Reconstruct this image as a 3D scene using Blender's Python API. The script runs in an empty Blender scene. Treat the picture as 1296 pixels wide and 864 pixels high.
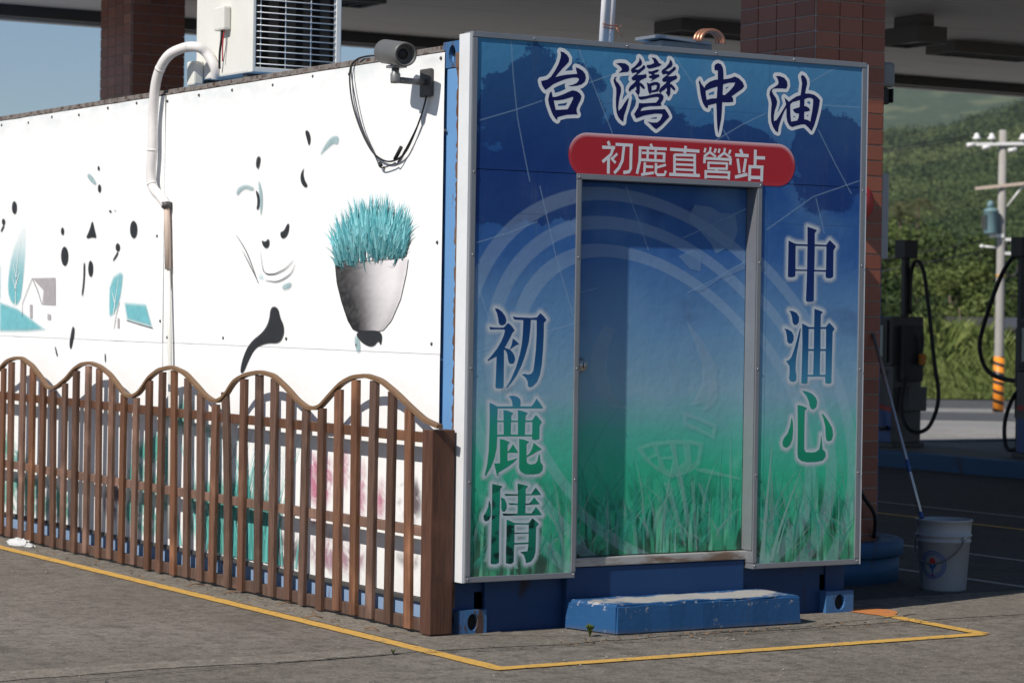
import bpy, bmesh, math, random
import numpy as np
from mathutils import Vector, Matrix
from mathutils.geometry import tessellate_polygon
random.seed(7); rng = np.random.default_rng(7)
R = math.radians
scene = bpy.context.scene
C = scene.collection

# ---------------------------------------------------------------- camera, sky, sun, exposure
cam_d = bpy.data.cameras.new('camera'); cam = bpy.data.objects.new('camera', cam_d); C.objects.link(cam)
cam_d.sensor_width = 36.0; cam_d.sensor_fit = 'HORIZONTAL'; cam_d.lens = 36.0 * 3274.0 / 1296.0
cam_d.clip_start = 0.1; cam_d.clip_end = 12000.0
_r = Vector((0.8522131, -0.522975, 0.01516505)); _u = Vector((-0.00712547, 0.01738123, 0.99982354)); _f = Vector((0.52314631, 0.85217078, -0.01108607))
cam.matrix_world = Matrix(((_r.x, _u.x, -_f.x, -6.357), (_r.y, _u.y, -_f.y, -10.863), (_r.z, _u.z, -_f.z, 1.5715), (0, 0, 0, 1)))
cam_d.dof.use_dof = True; cam_d.dof.focus_distance = 13.0; cam_d.dof.aperture_fstop = 5.0
scene.camera = cam

SUN_TRAVEL = Vector((1.0, 0.26, -0.93)).normalized()      # direction the sunlight travels
_ts = -SUN_TRAVEL
elev = math.asin(_ts.z); azim = math.atan2(_ts.x, _ts.y)   # azimuth clockwise from +Y
world = bpy.data.worlds.new('World'); scene.world = world; world.use_nodes = True
_n = world.node_tree.nodes; _l = world.node_tree.links
_sky = _n.new('ShaderNodeTexSky'); _sky.sky_type = 'NISHITA'; _sky.sun_disc = False
_sky.sun_elevation = elev; _sky.sun_rotation = azim; _sky.altitude = 100; _sky.air_density = 1.0; _sky.dust_density = 0.2; _sky.ozone_density = 5.0
_bg = _n['Background']; _l.new(_sky.outputs[0], _bg.inputs[0]); _bg.inputs[1].default_value = 0.068
sun_d = bpy.data.lights.new('sun', 'SUN'); sun_d.energy = 4.5; sun_d.angle = R(0.53); sun_d.color = (1.0, 0.95, 0.885)
sun = bpy.data.objects.new('sun', sun_d); C.objects.link(sun)
sun.rotation_euler = SUN_TRAVEL.to_track_quat('-Z', 'Y').to_euler(); sun.location = (-10, -4, 12)
scene.view_settings.view_transform = 'Standard'; scene.view_settings.look = 'None'
scene.view_settings.exposure = 0.22; scene.view_settings.gamma = 1.0; scene.view_settings.use_curve_mapping = False
scene.cycles.max_bounces = 7; scene.cycles.diffuse_bounces = 4; scene.cycles.transparent_max_bounces = 24
scene.cycles.use_denoising = True

# outlines in millimetres on the sign face (x, z) and on the side wall (y, z)
LETTERS={"B0":[[[[507,2862],[526,2859],[547,2847],[559,2831],[557,2813],[542,2798],[521,2779],[498,2755],[480,2733],[504,2741],[546,2750],[587,2755],[608,2758],[604,2767],[598,2789],[616,2786],[640,2775],[655,2760],[660,2740],[654,2722],[635,2707],[606,2698],[576,2694],[555,2695],[582,2702],[605,2712],[617,2725],[618,2735],[605,2739],[575,2736],[540,2727],[505,2714],[470,2699],[441,2678],[424,2667],[415,2674],[403,2690],[397,2710],[411,2713],[434,2719],[455,2735],[478,2766],[498,2800],[508,2828],[511,2845]]],[[[458,2662],[462,2652],[466,2635],[489,2638],[524,2650],[559,2666],[582,2675],[606,2672],[624,2663],[635,2649],[631,2631],[616,2606],[607,2585],[608,2570],[615,2557],[591,2556],[549,2552],[514,2543],[496,2537],[495,2524],[482,2531],[467,2550],[455,2575],[445,2599],[440,2621],[445,2641],[450,2656]],[[473,2619],[495,2620],[530,2626],[559,2635],[584,2643],[586,2634],[575,2613],[560,2588],[555,2580],[531,2577],[502,2574],[485,2573],[481,2588],[476,2605]]]],"B1":[[[[838,2823],[863,2828],[895,2827],[915,2815],[919,2797],[909,2785],[883,2782],[855,2777],[874,2794],[870,2804],[857,2814]]],[[[845,2758],[836,2747],[840,2736],[856,2724],[869,2707],[871,2686],[863,2659],[858,2632],[855,2606],[857,2588],[874,2602],[893,2629],[908,2648],[919,2658],[913,2630],[903,2598],[891,2566],[888,2545],[887,2534],[869,2544],[855,2559],[846,2579],[841,2610],[840,2642],[842,2674],[841,2700],[831,2720],[824,2738],[830,2754]]],[[[977,2861],[990,2851],[996,2836],[988,2822],[966,2810],[953,2801],[972,2800],[994,2814],[1004,2826],[1015,2821],[1014,2810],[992,2793],[966,2773],[989,2776],[1011,2779],[1014,2785],[1025,2774],[1021,2763],[999,2754],[983,2745],[983,2732],[989,2737],[1006,2725],[1015,2713],[1009,2704],[996,2711],[985,2721],[984,2703],[984,2687],[975,2671],[965,2681],[955,2693],[963,2699],[961,2717],[945,2703],[933,2697],[923,2686],[916,2694],[918,2704],[929,2718],[945,2730],[954,2738],[960,2746],[941,2744],[932,2753],[936,2761],[950,2772],[966,2784],[956,2786],[937,2780],[928,2792],[931,2803],[953,2817],[972,2837],[978,2848]]],[[[1164,2866],[1177,2856],[1183,2841],[1175,2827],[1152,2815],[1139,2806],[1159,2804],[1181,2819],[1191,2830],[1203,2826],[1201,2815],[1179,2798],[1153,2778],[1176,2780],[1198,2784],[1201,2790],[1213,2778],[1208,2768],[1186,2758],[1170,2749],[1170,2736],[1176,2742],[1193,2729],[1203,2717],[1197,2708],[1183,2715],[1172,2725],[1171,2707],[1171,2691],[1161,2674],[1152,2684],[1142,2697],[1150,2703],[1148,2721],[1132,2707],[1119,2701],[1109,2690],[1101,2697],[1104,2708],[1115,2722],[1131,2734],[1141,2742],[1147,2751],[1128,2748],[1118,2757],[1122,2765],[1137,2777],[1153,2788],[1143,2790],[1124,2785],[1114,2796],[1117,2807],[1139,2822],[1158,2842],[1164,2853]]],[[[1051,2868],[1077,2865],[1093,2850],[1097,2842],[1116,2837],[1103,2827],[1068,2816],[1036,2809],[1023,2817],[1024,2827],[1049,2831],[1068,2840],[1064,2853]]],[[[1033,2796],[1056,2798],[1088,2809],[1101,2808],[1091,2797],[1069,2787],[1075,2783],[1098,2785],[1104,2776],[1088,2767],[1057,2750],[1047,2744],[1060,2760],[1040,2764],[1037,2772],[1059,2779],[1049,2783],[1037,2785]]],[[[1025,2740],[1041,2735],[1070,2745],[1092,2746],[1107,2737],[1106,2718],[1096,2699],[1071,2693],[1054,2691],[1045,2680],[1035,2695],[1031,2716]],[[1054,2723],[1079,2731],[1089,2727],[1083,2709],[1057,2701]]],[[[973,2673],[984,2666],[1026,2672],[1058,2681],[1090,2688],[1116,2689],[1130,2677],[1126,2658],[1113,2641],[1117,2628],[1085,2624],[1046,2622],[1008,2614],[995,2606],[989,2594],[1027,2601],[1072,2607],[1111,2610],[1140,2612],[1157,2593],[1167,2575],[1144,2553],[1116,2527],[1087,2507],[1067,2519],[1048,2534],[1032,2544],[1061,2540],[1093,2542],[1112,2556],[1124,2578],[1121,2587],[1085,2587],[1041,2579],[1009,2572],[977,2560],[964,2556],[951,2577],[963,2593],[976,2613],[980,2634],[1007,2634],[1046,2638],[1084,2642],[1097,2656],[1103,2667],[1090,2671],[1058,2666],[1026,2658],[994,2651],[978,2655]]]],"B2":[[[[1443,2848],[1450,2858],[1466,2865],[1485,2860],[1497,2843],[1501,2818],[1502,2784],[1528,2788],[1554,2795],[1573,2803],[1599,2795],[1625,2776],[1635,2756],[1622,2742],[1587,2720],[1556,2700],[1565,2690],[1566,2672],[1537,2668],[1496,2666],[1495,2619],[1491,2577],[1482,2536],[1475,2505],[1468,2535],[1464,2576],[1462,2617],[1459,2659],[1429,2651],[1407,2645],[1407,2629],[1391,2634],[1375,2654],[1365,2679],[1357,2709],[1352,2739],[1346,2762],[1354,2771],[1361,2755],[1383,2734],[1389,2747],[1414,2766],[1446,2778],[1466,2781],[1465,2828],[1454,2827],[1445,2827]],[[1390,2719],[1428,2734],[1465,2745],[1463,2715],[1461,2685],[1429,2682],[1398,2673],[1393,2696]],[[1500,2758],[1535,2768],[1577,2772],[1567,2752],[1542,2727],[1511,2703],[1497,2706],[1499,2733]]]],"B3":[[[[1837,2821],[1864,2823],[1893,2815],[1911,2798],[1915,2776],[1906,2759],[1877,2759],[1843,2757],[1820,2754],[1812,2743],[1824,2725],[1841,2708],[1849,2688],[1845,2668],[1834,2642],[1829,2615],[1829,2587],[1846,2593],[1865,2617],[1885,2645],[1902,2669],[1907,2678],[1902,2694],[1895,2713],[1909,2705],[1926,2693],[1946,2707],[1974,2723],[2001,2731],[2005,2756],[2010,2793],[2001,2829],[2009,2838],[2026,2832],[2041,2813],[2043,2790],[2036,2767],[2031,2742],[2060,2743],[2089,2739],[2112,2728],[2130,2713],[2126,2686],[2119,2653],[2108,2616],[2095,2579],[2078,2547],[2058,2563],[2034,2580],[2011,2579],[1983,2572],[1949,2562],[1932,2568],[1917,2588],[1911,2615],[1910,2660],[1896,2641],[1882,2613],[1869,2581],[1861,2558],[1858,2530],[1842,2535],[1824,2556],[1812,2583],[1809,2614],[1811,2650],[1813,2677],[1807,2700],[1798,2722],[1801,2742],[1809,2752],[1831,2764],[1851,2777],[1856,2788],[1850,2806]],[[1935,2680],[1949,2692],[1975,2699],[1997,2706],[1997,2678],[1995,2668],[1970,2661],[1951,2653],[1962,2640],[1979,2634],[1992,2636],[1991,2615],[1982,2598],[1960,2594],[1942,2590],[1937,2621],[1935,2652]],[[2027,2711],[2049,2720],[2072,2721],[2085,2713],[2084,2683],[2079,2647],[2071,2614],[2069,2597],[2051,2605],[2028,2607],[2027,2626],[2028,2646],[2050,2649],[2066,2655],[2058,2668],[2038,2676],[2027,2676]]]],"S0":[[[[152,1591],[171,1590],[194,1575],[211,1556],[219,1534],[213,1517],[198,1510],[184,1511],[175,1521],[172,1543],[165,1567],[157,1582]]],[[[122,1502],[144,1499],[178,1498],[204,1499],[218,1512],[230,1522],[250,1507],[267,1486],[253,1473],[242,1451],[225,1423],[211,1401],[237,1394],[255,1382],[267,1365],[272,1345],[264,1325],[247,1322],[236,1328],[231,1347],[226,1372],[216,1389],[207,1391],[208,1318],[208,1210],[203,1204],[183,1203],[166,1204],[162,1210],[164,1269],[166,1359],[146,1350],[118,1336],[114,1340],[135,1359],[168,1396],[191,1431],[205,1460],[212,1485],[204,1490],[161,1490],[127,1489]]],[[[257,1447],[277,1434],[295,1419],[277,1414],[260,1404],[239,1392],[249,1411],[254,1429]]],[[[254,1554],[275,1550],[321,1549],[368,1548],[394,1551],[414,1572],[435,1556],[450,1539],[435,1524],[435,1467],[432,1393],[426,1318],[416,1269],[400,1234],[374,1212],[356,1207],[348,1215],[347,1234],[335,1254],[312,1271],[326,1274],[349,1270],[367,1274],[378,1289],[384,1328],[391,1392],[394,1467],[393,1538],[359,1539],[356,1486],[348,1427],[330,1367],[308,1313],[280,1264],[252,1229],[226,1205],[225,1211],[251,1249],[279,1308],[298,1367],[309,1417],[314,1471],[316,1537],[264,1539]]]],"S1":[[[[237,1164],[264,1167],[288,1162],[305,1149],[308,1129],[303,1115],[370,1114],[387,1133],[399,1153],[419,1131],[439,1106],[431,1104],[176,1106],[175,1046],[212,1046],[209,1097],[231,1095],[267,1082],[255,1070],[255,1046],[294,1045],[292,1097],[318,1092],[350,1082],[337,1069],[337,1045],[375,1045],[397,1073],[417,1054],[432,1037],[419,1019],[419,957],[411,951],[390,949],[376,953],[376,968],[176,969],[174,914],[163,865],[144,821],[116,780],[108,779],[121,832],[129,895],[131,968],[132,1042],[130,1134],[153,1125],[176,1115],[262,1115],[259,1137],[250,1154]],[[175,1040],[212,1040],[213,978],[176,978]],[[254,1039],[294,1039],[295,977],[253,978]],[[336,1038],[377,1038],[377,976],[334,976]]],[[[192,957],[214,953],[250,940],[237,930],[236,896],[243,898],[257,915],[267,930],[286,905],[299,888],[236,889],[237,848],[264,854],[296,862],[270,839],[230,815],[188,794],[182,776],[176,786],[161,838],[195,839],[193,894]]],[[[302,956],[332,951],[360,941],[345,929],[345,872],[362,882],[376,904],[387,936],[411,918],[435,903],[414,896],[380,879],[347,865],[347,847],[354,833],[375,829],[398,833],[410,846],[418,883],[424,871],[427,841],[442,823],[440,799],[422,784],[387,780],[341,782],[314,794],[304,813],[304,892]]]],"S2":[[[[152,739],[179,733],[211,726],[198,713],[197,610],[195,508],[197,354],[180,347],[153,349],[150,358],[151,458],[153,612]]],[[[136,661],[144,637],[147,607],[145,581],[135,563],[117,557],[106,567],[106,585],[119,602],[131,628]]],[[[202,673],[223,664],[235,643],[236,617],[224,602],[211,604],[205,620],[206,646]]],[[[221,689],[252,687],[300,685],[297,738],[324,732],[358,724],[344,710],[344,685],[377,684],[402,716],[419,698],[435,678],[345,679],[344,637],[368,639],[395,668],[412,649],[428,633],[344,632],[344,591],[381,589],[393,605],[405,621],[424,602],[441,580],[418,579],[218,582],[212,593],[254,591],[299,590],[300,633],[253,635],[244,643],[300,640],[300,679],[228,679]]],[[[237,563],[255,557],[282,545],[364,541],[385,565],[403,553],[424,536],[408,522],[407,449],[406,398],[398,372],[380,352],[352,346],[349,363],[339,387],[318,401],[360,404],[365,440],[282,439],[281,353],[265,345],[237,350],[236,404],[238,481]],[[282,538],[365,535],[365,496],[283,497]],[[283,492],[365,491],[365,447],[283,447]]]],"S3":[[[[2061,2046],[2088,2040],[2125,2030],[2110,2014],[2111,1955],[2187,1954],[2211,1980],[2234,1963],[2253,1948],[2237,1926],[2238,1788],[2221,1779],[2194,1780],[2187,1787],[2188,1813],[2110,1813],[2111,1658],[2090,1653],[2063,1653],[2059,1663],[2063,1814],[1986,1813],[1986,1785],[1967,1779],[1941,1779],[1937,1787],[1938,1971],[1964,1961],[1989,1954],[2063,1953]],[[1985,1944],[2063,1945],[2063,1821],[1986,1821]],[[2112,1946],[2189,1946],[2189,1821],[2111,1821]]]],"S4":[[[[1948,1605],[1973,1603],[1999,1593],[2015,1573],[2015,1548],[2003,1532],[1984,1530],[1973,1543],[1969,1568],[1961,1590]]],[[[1919,1511],[1943,1507],[1969,1495],[1982,1475],[1981,1450],[1970,1434],[1951,1433],[1940,1444],[1937,1472],[1930,1497]]],[[[2024,1516],[2027,1508],[2021,1468],[2012,1422],[2002,1372],[1998,1337],[1997,1296],[2004,1266],[2003,1241],[1987,1233],[1965,1236],[1955,1249],[1959,1286],[1957,1316],[1934,1341],[1953,1346],[1969,1362],[1984,1397],[2002,1447],[2016,1493]]],[[[2036,1539],[2057,1531],[2081,1521],[2116,1520],[2116,1616],[2145,1610],[2174,1600],[2159,1588],[2159,1521],[2194,1521],[2216,1545],[2236,1530],[2253,1513],[2240,1497],[2239,1388],[2237,1228],[2223,1223],[2197,1226],[2195,1261],[2078,1261],[2077,1228],[2057,1223],[2037,1227],[2039,1337],[2040,1437]],[[2080,1511],[2116,1511],[2116,1405],[2080,1405]],[[2159,1512],[2196,1512],[2197,1406],[2160,1405]],[[2080,1396],[2116,1396],[2115,1270],[2078,1270]],[[2159,1396],[2196,1396],[2197,1270],[2158,1270]]]],"S5":[[[[2042,1186],[2070,1184],[2109,1171],[2135,1150],[2145,1128],[2139,1100],[2120,1087],[2104,1091],[2094,1108],[2089,1130],[2071,1161]]],[[[1977,1048],[1985,1023],[1988,977],[1984,932],[1969,902],[1947,888],[1925,895],[1918,915],[1927,938],[1952,963],[1967,998]]],[[[2174,1067],[2191,1059],[2221,1026],[2247,990],[2255,954],[2246,926],[2226,918],[2210,925],[2205,950],[2202,995],[2189,1036]]],[[[2015,1112],[2047,1107],[2079,1095],[2063,1083],[2062,1002],[2063,881],[2074,864],[2109,861],[2141,864],[2163,877],[2171,910],[2174,955],[2182,909],[2185,879],[2205,863],[2207,838],[2187,818],[2142,811],[2085,811],[2046,818],[2024,833],[2019,856],[2019,977]]]]}
SANS=[[[16,[[796,2433],[806,2413]]],[16,[[762,2402],[839,2403]]],[16,[[829,2403],[815,2368],[765,2329]]],[17,[[801,2352],[801,2272]]],[13,[[853,2374],[823,2347]]],[13,[[815,2352],[844,2327]]],[15,[[842,2420],[946,2420]]],[17,[[936,2422],[935,2302],[926,2287],[891,2281]]],[16,[[893,2417],[884,2341],[865,2304],[836,2276]]]],[[16,[[1054,2432],[1063,2414]]],[15,[[982,2410],[1154,2411]]],[16,[[991,2410],[989,2341],[974,2279]]],[12,[[1002,2385],[1142,2387]]],[14,[[997,2350],[1146,2350]]],[16,[[1139,2391],[1137,2346]]],[14,[[1038,2408],[1036,2350]]],[14,[[1086,2408],[1084,2350]]],[15,[[1021,2338],[1018,2281]]],[13,[[1020,2317],[1072,2317]]],[14,[[999,2275],[1076,2288]]],[15,[[1089,2337],[1088,2288],[1099,2278],[1142,2280],[1150,2301]]],[13,[[1093,2315],[1150,2331]]]],[[16,[[1174,2411],[1357,2409]]],[17,[[1271,2432],[1265,2394]]],[16,[[1202,2386],[1204,2281]]],[14,[[1202,2384],[1336,2387]]],[16,[[1327,2390],[1330,2284]]],[12,[[1202,2361],[1328,2362]]],[12,[[1203,2336],[1328,2337]]],[12,[[1203,2311],[1329,2311]]],[16,[[1171,2284],[1362,2285]]]],[[13,[[1395,2427],[1388,2404]]],[14,[[1427,2433],[1422,2408],[1386,2383]]],[13,[[1425,2406],[1461,2385]]],[13,[[1460,2427],[1451,2405]]],[13,[[1484,2428],[1477,2406]]],[14,[[1517,2432],[1512,2407],[1475,2382]]],[13,[[1515,2406],[1557,2384]]],[13,[[1553,2425],[1543,2403]]],[14,[[1382,2375],[1562,2375]]],[16,[[1390,2375],[1389,2349]]],[16,[[1554,2375],[1552,2348]]],[12,[[1408,2353],[1537,2354]]],[14,[[1414,2353],[1415,2321]]],[14,[[1531,2355],[1531,2325]]],[12,[[1409,2324],[1537,2327]]],[14,[[1471,2326],[1461,2308]]],[13,[[1390,2308],[1554,2309]]],[15,[[1399,2309],[1398,2271]]],[15,[[1545,2309],[1544,2272]]],[13,[[1399,2282],[1544,2283]]]],[[18,[[1615,2431],[1627,2407]]],[17,[[1583,2400],[1669,2400]]],[16,[[1599,2382],[1613,2307]]],[17,[[1651,2384],[1639,2312]]],[17,[[1584,2286],[1663,2304]]],[18,[[1712,2433],[1711,2345]]],[17,[[1713,2392],[1775,2393]]],[16,[[1669,2344],[1766,2345]]],[18,[[1678,2344],[1677,2271]]],[18,[[1756,2346],[1755,2271]]],[17,[[1679,2289],[1756,2290]]]]]
PICKETS=[5.813,5.658,5.45,5.269,5.079,4.891,4.708,4.516,4.319,4.135,3.94,3.754,3.567,3.368,3.185,3.003,2.813,2.629,2.446,2.259,2.076,1.878,1.694,1.506,1.327,1.133,0.948,0.761,0.576,0.387,0.199]
WAVE=[[5.852,1.146],[5.741,1.197],[5.586,1.221],[5.455,1.224],[5.28,1.184],[5.129,1.118],[5.001,1.052],[4.917,1.037],[4.815,1.058],[4.655,1.116],[4.537,1.176],[4.42,1.21],[4.265,1.221],[4.111,1.202],[3.959,1.159],[3.827,1.097],[3.733,1.047],[3.624,1.032],[3.517,1.057],[3.413,1.12],[3.372,1.153],[3.224,1.206],[3.036,1.228],[2.85,1.199],[2.686,1.131],[2.566,1.077],[2.435,1.045],[2.313,1.078],[2.22,1.151],[2.176,1.177],[2.037,1.212],[1.868,1.231],[1.697,1.216],[1.541,1.157],[1.409,1.094],[1.28,1.054],[1.155,1.065],[1.034,1.136],[0.914,1.2],[0.795,1.234],[0.638,1.246],[0.484,1.225],[0.331,1.169],[0.181,1.103],[0.035,1.046],[-0.108,1.021],[-0.22,1.026]]
WALLMARKS={"dark":[[[5946,2237],[5949,2218],[5961,2203],[5979,2195],[5999,2196],[6017,2205],[6030,2220],[6035,2240],[6031,2259],[6019,2274],[6002,2281],[5982,2281],[5964,2272],[5951,2256]],[[6166,2144],[6169,2135],[6177,2127],[6188,2123],[6200,2123],[6212,2128],[6220,2136],[6223,2146],[6221,2155],[6213,2163],[6202,2167],[6189,2166],[6178,2162],[6170,2154]],[[5002,1896],[5007,1869],[5023,1847],[5047,1835],[5074,1835],[5099,1848],[5117,1870],[5124,1897],[5119,1925],[5103,1946],[5079,1958],[5052,1958],[5027,1945],[5009,1923]],[[4579,1811],[4582,1789],[4592,1771],[4607,1761],[4624,1761],[4640,1771],[4652,1789],[4657,1812],[4653,1834],[4643,1853],[4628,1863],[4611,1862],[4595,1852],[4583,1834]],[[5079,2059],[5081,2048],[5088,2040],[5098,2035],[5109,2036],[5120,2041],[5127,2049],[5130,2060],[5128,2071],[5121,2079],[5111,2084],[5100,2084],[5089,2079],[5082,2070]],[[3883,2047],[3887,2024],[3901,2006],[3923,1996],[3947,1996],[3969,2007],[3985,2026],[3991,2049],[3987,2073],[3972,2091],[3951,2101],[3926,2101],[3904,2090],[3889,2071]],[[4148,1941],[4151,1930],[4159,1922],[4172,1917],[4187,1917],[4200,1922],[4209,1931],[4213,1942],[4210,1953],[4201,1962],[4189,1967],[4174,1967],[4161,1962],[4152,1953]],[[4466,2318],[4468,2307],[4475,2298],[4484,2293],[4495,2294],[4505,2299],[4512,2308],[4514,2320],[4512,2331],[4506,2340],[4497,2344],[4486,2344],[4476,2339],[4469,2329]],[[4495,2447],[4496,2440],[4500,2435],[4506,2433],[4512,2433],[4518,2436],[4522,2441],[4524,2448],[4522,2454],[4519,2459],[4513,2462],[4507,2462],[4501,2459],[4497,2453]],[[4291,2169],[4293,2166],[4298,2164],[4305,2162],[4314,2162],[4321,2164],[4327,2167],[4329,2170],[4327,2173],[4322,2176],[4314,2177],[4306,2177],[4298,2175],[4293,2172]],[[4221,2171],[4222,2169],[4224,2168],[4228,2168],[4232,2168],[4236,2168],[4239,2170],[4239,2171],[4239,2173],[4236,2174],[4232,2175],[4228,2175],[4224,2174],[4222,2173]],[[4599,2125],[4573,2074],[4523,2002],[4591,2015],[4712,2002],[4641,2057]],[[4180,1920],[4170,1902],[4243,1857],[4262,1860],[4207,1897]],[[4736,1852],[4712,1852],[4713,1748],[4744,1636],[4763,1639],[4733,1748]],[[4906,1446],[4875,1427],[4902,1332],[4935,1284],[4962,1321],[4939,1388]],[[5216,1307],[5201,1304],[5157,1241],[5178,1239]],[[4369,1277],[4354,1277],[4348,1222],[4362,1220]],[[6194,2127],[6171,2120],[6226,2077],[6255,2077]],[[1634,2535],[1590,2536],[1559,2489],[1580,2445],[1603,2483]],[[1628,2342],[1649,2309],[1626,2266],[1588,2240],[1613,2225],[1670,2254],[1679,2302]],[[2203,2422],[2175,2421],[2182,2381],[2209,2348],[2229,2374],[2222,2409]],[[2233,2236],[2205,2226],[2172,2190],[2174,2147],[2221,2113],[2199,2174]],[[2149,1956],[2097,1941],[2055,1966],[2046,1928],[2077,1907],[2124,1918]],[[1917,1995],[1868,1999],[1831,2036],[1805,2042],[1811,1993],[1848,1963],[1901,1959]],[[2020,1584],[1931,1585],[1903,1525],[1863,1492],[1850,1441],[1906,1385],[2060,1386],[2197,1358],[2294,1277],[2352,1209],[2400,1208],[2366,1293],[2277,1382],[2101,1446],[2033,1507]],[[1038,1461],[802,1472],[728,1457],[746,1386],[767,1425],[832,1382],[951,1403]]],"thin":[[[2154,1887],[2112,1783],[1995,1765],[1843,1795],[1746,1840]],[[2091,1731],[1936,1725],[1785,1764],[1727,1818]],[[2478,1993],[2333,1889],[2180,1717]],[[2386,1898],[2270,1801],[2172,1714]]],"teal":[[[5755,2127],[5760,1949],[5796,1752],[5855,1573],[6022,1572],[6110,1672],[6077,1853],[5981,1992],[5847,2100]],[[6258,1855],[6229,1834],[6227,1612],[6249,1602]],[[6249,1595],[5910,1553],[5366,1411],[5739,1392],[6241,1385]],[[4309,1747],[4079,1810],[4106,1674],[4163,1564],[4277,1499],[4316,1526]],[[4072,1601],[3733,1594],[3627,1447],[4022,1489]],[[2170,1766],[2111,1757],[2118,1734],[2181,1738]]],"wisp":[[[2486,2226],[2454,2257],[2366,2271],[2253,2250],[2264,2233],[2365,2254],[2425,2238],[2465,2215]],[[2199,2295],[2150,2233],[2140,2163],[2160,2077],[2179,2164],[2189,2234]],[[1462,2390],[1385,2456],[1314,2489],[1237,2485],[1249,2441],[1296,2455],[1384,2423]],[[1878,1705],[1765,1721],[1782,1688],[1877,1679]],[[1038,1437],[986,1437],[960,1365],[1008,1353]],[[4702,2414],[4644,2417],[4535,2352],[4568,2344],[4667,2384]]],"roof":[[[5633,1755],[5222,1758],[5216,1577],[5451,1579],[5428,1673]],[[5676,1578],[5627,1578],[5624,1486],[5672,1486]],[[5354,1518],[5297,1518],[5295,1480],[5353,1479]],[[4170,1500],[4138,1501],[4135,1437],[4168,1436]]],"pot":[[1266,1830],[1237,1712],[1182,1614],[1109,1517],[1038,1461],[885,1455],[735,1465],[638,1522],[545,1632],[491,1758],[465,1862],[680,1819],[946,1802]],"potgrass":[[1276,1811],[471,1851],[846,1831],[856,2159],[1298,1967],[444,2022]],"low_teal":[[[3448,1028],[2993,1038],[3004,903],[2613,908],[2633,800],[3046,792],[3443,877]],[[4001,676],[3702,785],[3405,879],[3279,754],[3381,177],[3985,188]],[[3099,530],[2812,613],[2459,622],[2061,524],[1924,510],[2048,136],[3103,168]],[[6217,734],[6033,710],[5871,604],[5537,542],[5534,463],[6208,488]],[[6205,389],[5534,463],[5024,385],[4736,312],[4771,164],[6196,144]],[[4043,376],[3790,510],[3780,219],[4056,227]]],"low_pink":[[[1546,791],[1457,820],[1390,730],[1267,830],[1233,531],[1524,510]],[[1155,813],[1083,857],[1065,669],[1148,583]],[[968,675],[901,849],[879,522],[963,527]],[[778,687],[686,727],[680,526],[773,519]],[[1522,457],[1058,457],[1082,432],[1482,418]]],"low_pink2":[[[1507,387],[1154,398],[887,374],[881,193],[1148,185],[1501,187]]],"low_grey":[[[570,701],[434,726],[291,751],[294,511],[564,507]],[[1914,300],[1822,356],[1650,393],[1605,196],[1896,169]],[[582,355],[313,390],[310,292],[512,295]],[[4349,474],[4008,466],[4038,236],[4380,240]],[[1916,269],[1837,348],[1784,352],[1778,161],[1912,148]]]}
SIGNMARKS={"ML":[[[223,2895],[236,2739],[265,2524],[311,2334],[342,2214]],[[48,2499],[251,2560],[406,2614]],[[603,2902],[725,2671],[824,2473]],[[680,2718],[841,2776]],[[1174,2903],[1386,2671],[1546,2477]],[[1452,2466],[1623,2557],[1781,2627]],[[1972,2756],[2231,2888]],[[2123,2557],[2242,2380],[2353,2228]],[[1793,2021],[2097,2205],[2407,2301]],[[2114,2200],[2175,2013]],[[2136,2687],[2402,2689]],[[41,1907],[226,1961],[390,2021]],[[48,1377],[331,1449],[614,1522]],[[400,2197],[504,1837],[609,1557]],[[41,1734],[154,1459]]],"MLD":[[[966,2221],[1110,1901]],[[703,1680],[817,1705]],[[1323,1967],[1729,2133]],[[1358,1688],[1507,1752],[1719,1855]]],"TO":[[[1337,1078],[1439,1051],[1555,1008],[1543,932],[1453,968],[1345,1005]],[[1053,896],[1139,925],[1277,934],[1403,932],[1473,916],[1450,802],[1387,766],[1274,738],[1179,781],[1104,833]],[[1224,720],[1268,712],[1373,389],[1357,389]],[[1299,763],[1337,767],[1419,423],[1400,414]],[[1395,714],[1417,724],[1446,365],[1429,366]],[[1439,714],[1465,703],[1498,619],[1479,609]],[[1480,1243],[1550,1232],[1560,1180],[1540,1123],[1502,1089],[1457,1087],[1495,1139],[1502,1191]],[[1419,787],[1482,785],[1598,757],[1709,734],[1703,722],[1586,742],[1432,771]]],"IN":[[[1360,1052],[1446,1030],[1529,995],[1524,960],[1453,989],[1363,1026]],[[1090,890],[1152,904],[1171,868],[1122,848]],[[1183,904],[1258,913],[1278,851],[1203,847]],[[1135,841],[1178,853],[1198,801],[1166,807]],[[1216,837],[1279,836],[1267,774],[1235,790]],[[1296,913],[1340,912],[1357,829],[1317,799]],[[1384,912],[1442,900],[1430,828],[1399,808]]],"MAPD":[[[1394,2140],[1500,2132],[1561,2103],[1653,2100],[1670,2014],[1640,1939],[1535,1893],[1496,1948],[1442,1995],[1351,2066]],[[1295,1875],[1384,1908],[1445,1879],[1439,1799],[1371,1810]],[[1388,1694],[1508,1745],[1628,1816],[1719,1855],[1720,1818],[1568,1765],[1448,1701]]]}
FLAMES=[[(842,1518),(775,1402),(758,1288),(807,1173),(905,1103),(988,1098),(898,1172),(860,1288),(872,1403),(911,1495)],[(1348,1547),(1466,1430),(1549,1312),(1543,1194),(1472,1123),(1385,1112),(1455,1218),(1453,1336),(1393,1453)],[(1016,1126),(1099,1195),(1068,1311),(1123,1428),(1191,1521),(1237,1382),(1324,1288),(1270,1148),(1200,1101),(1218,1195),(1168,1265),(1142,1172),(1115,1097)]]
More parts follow.
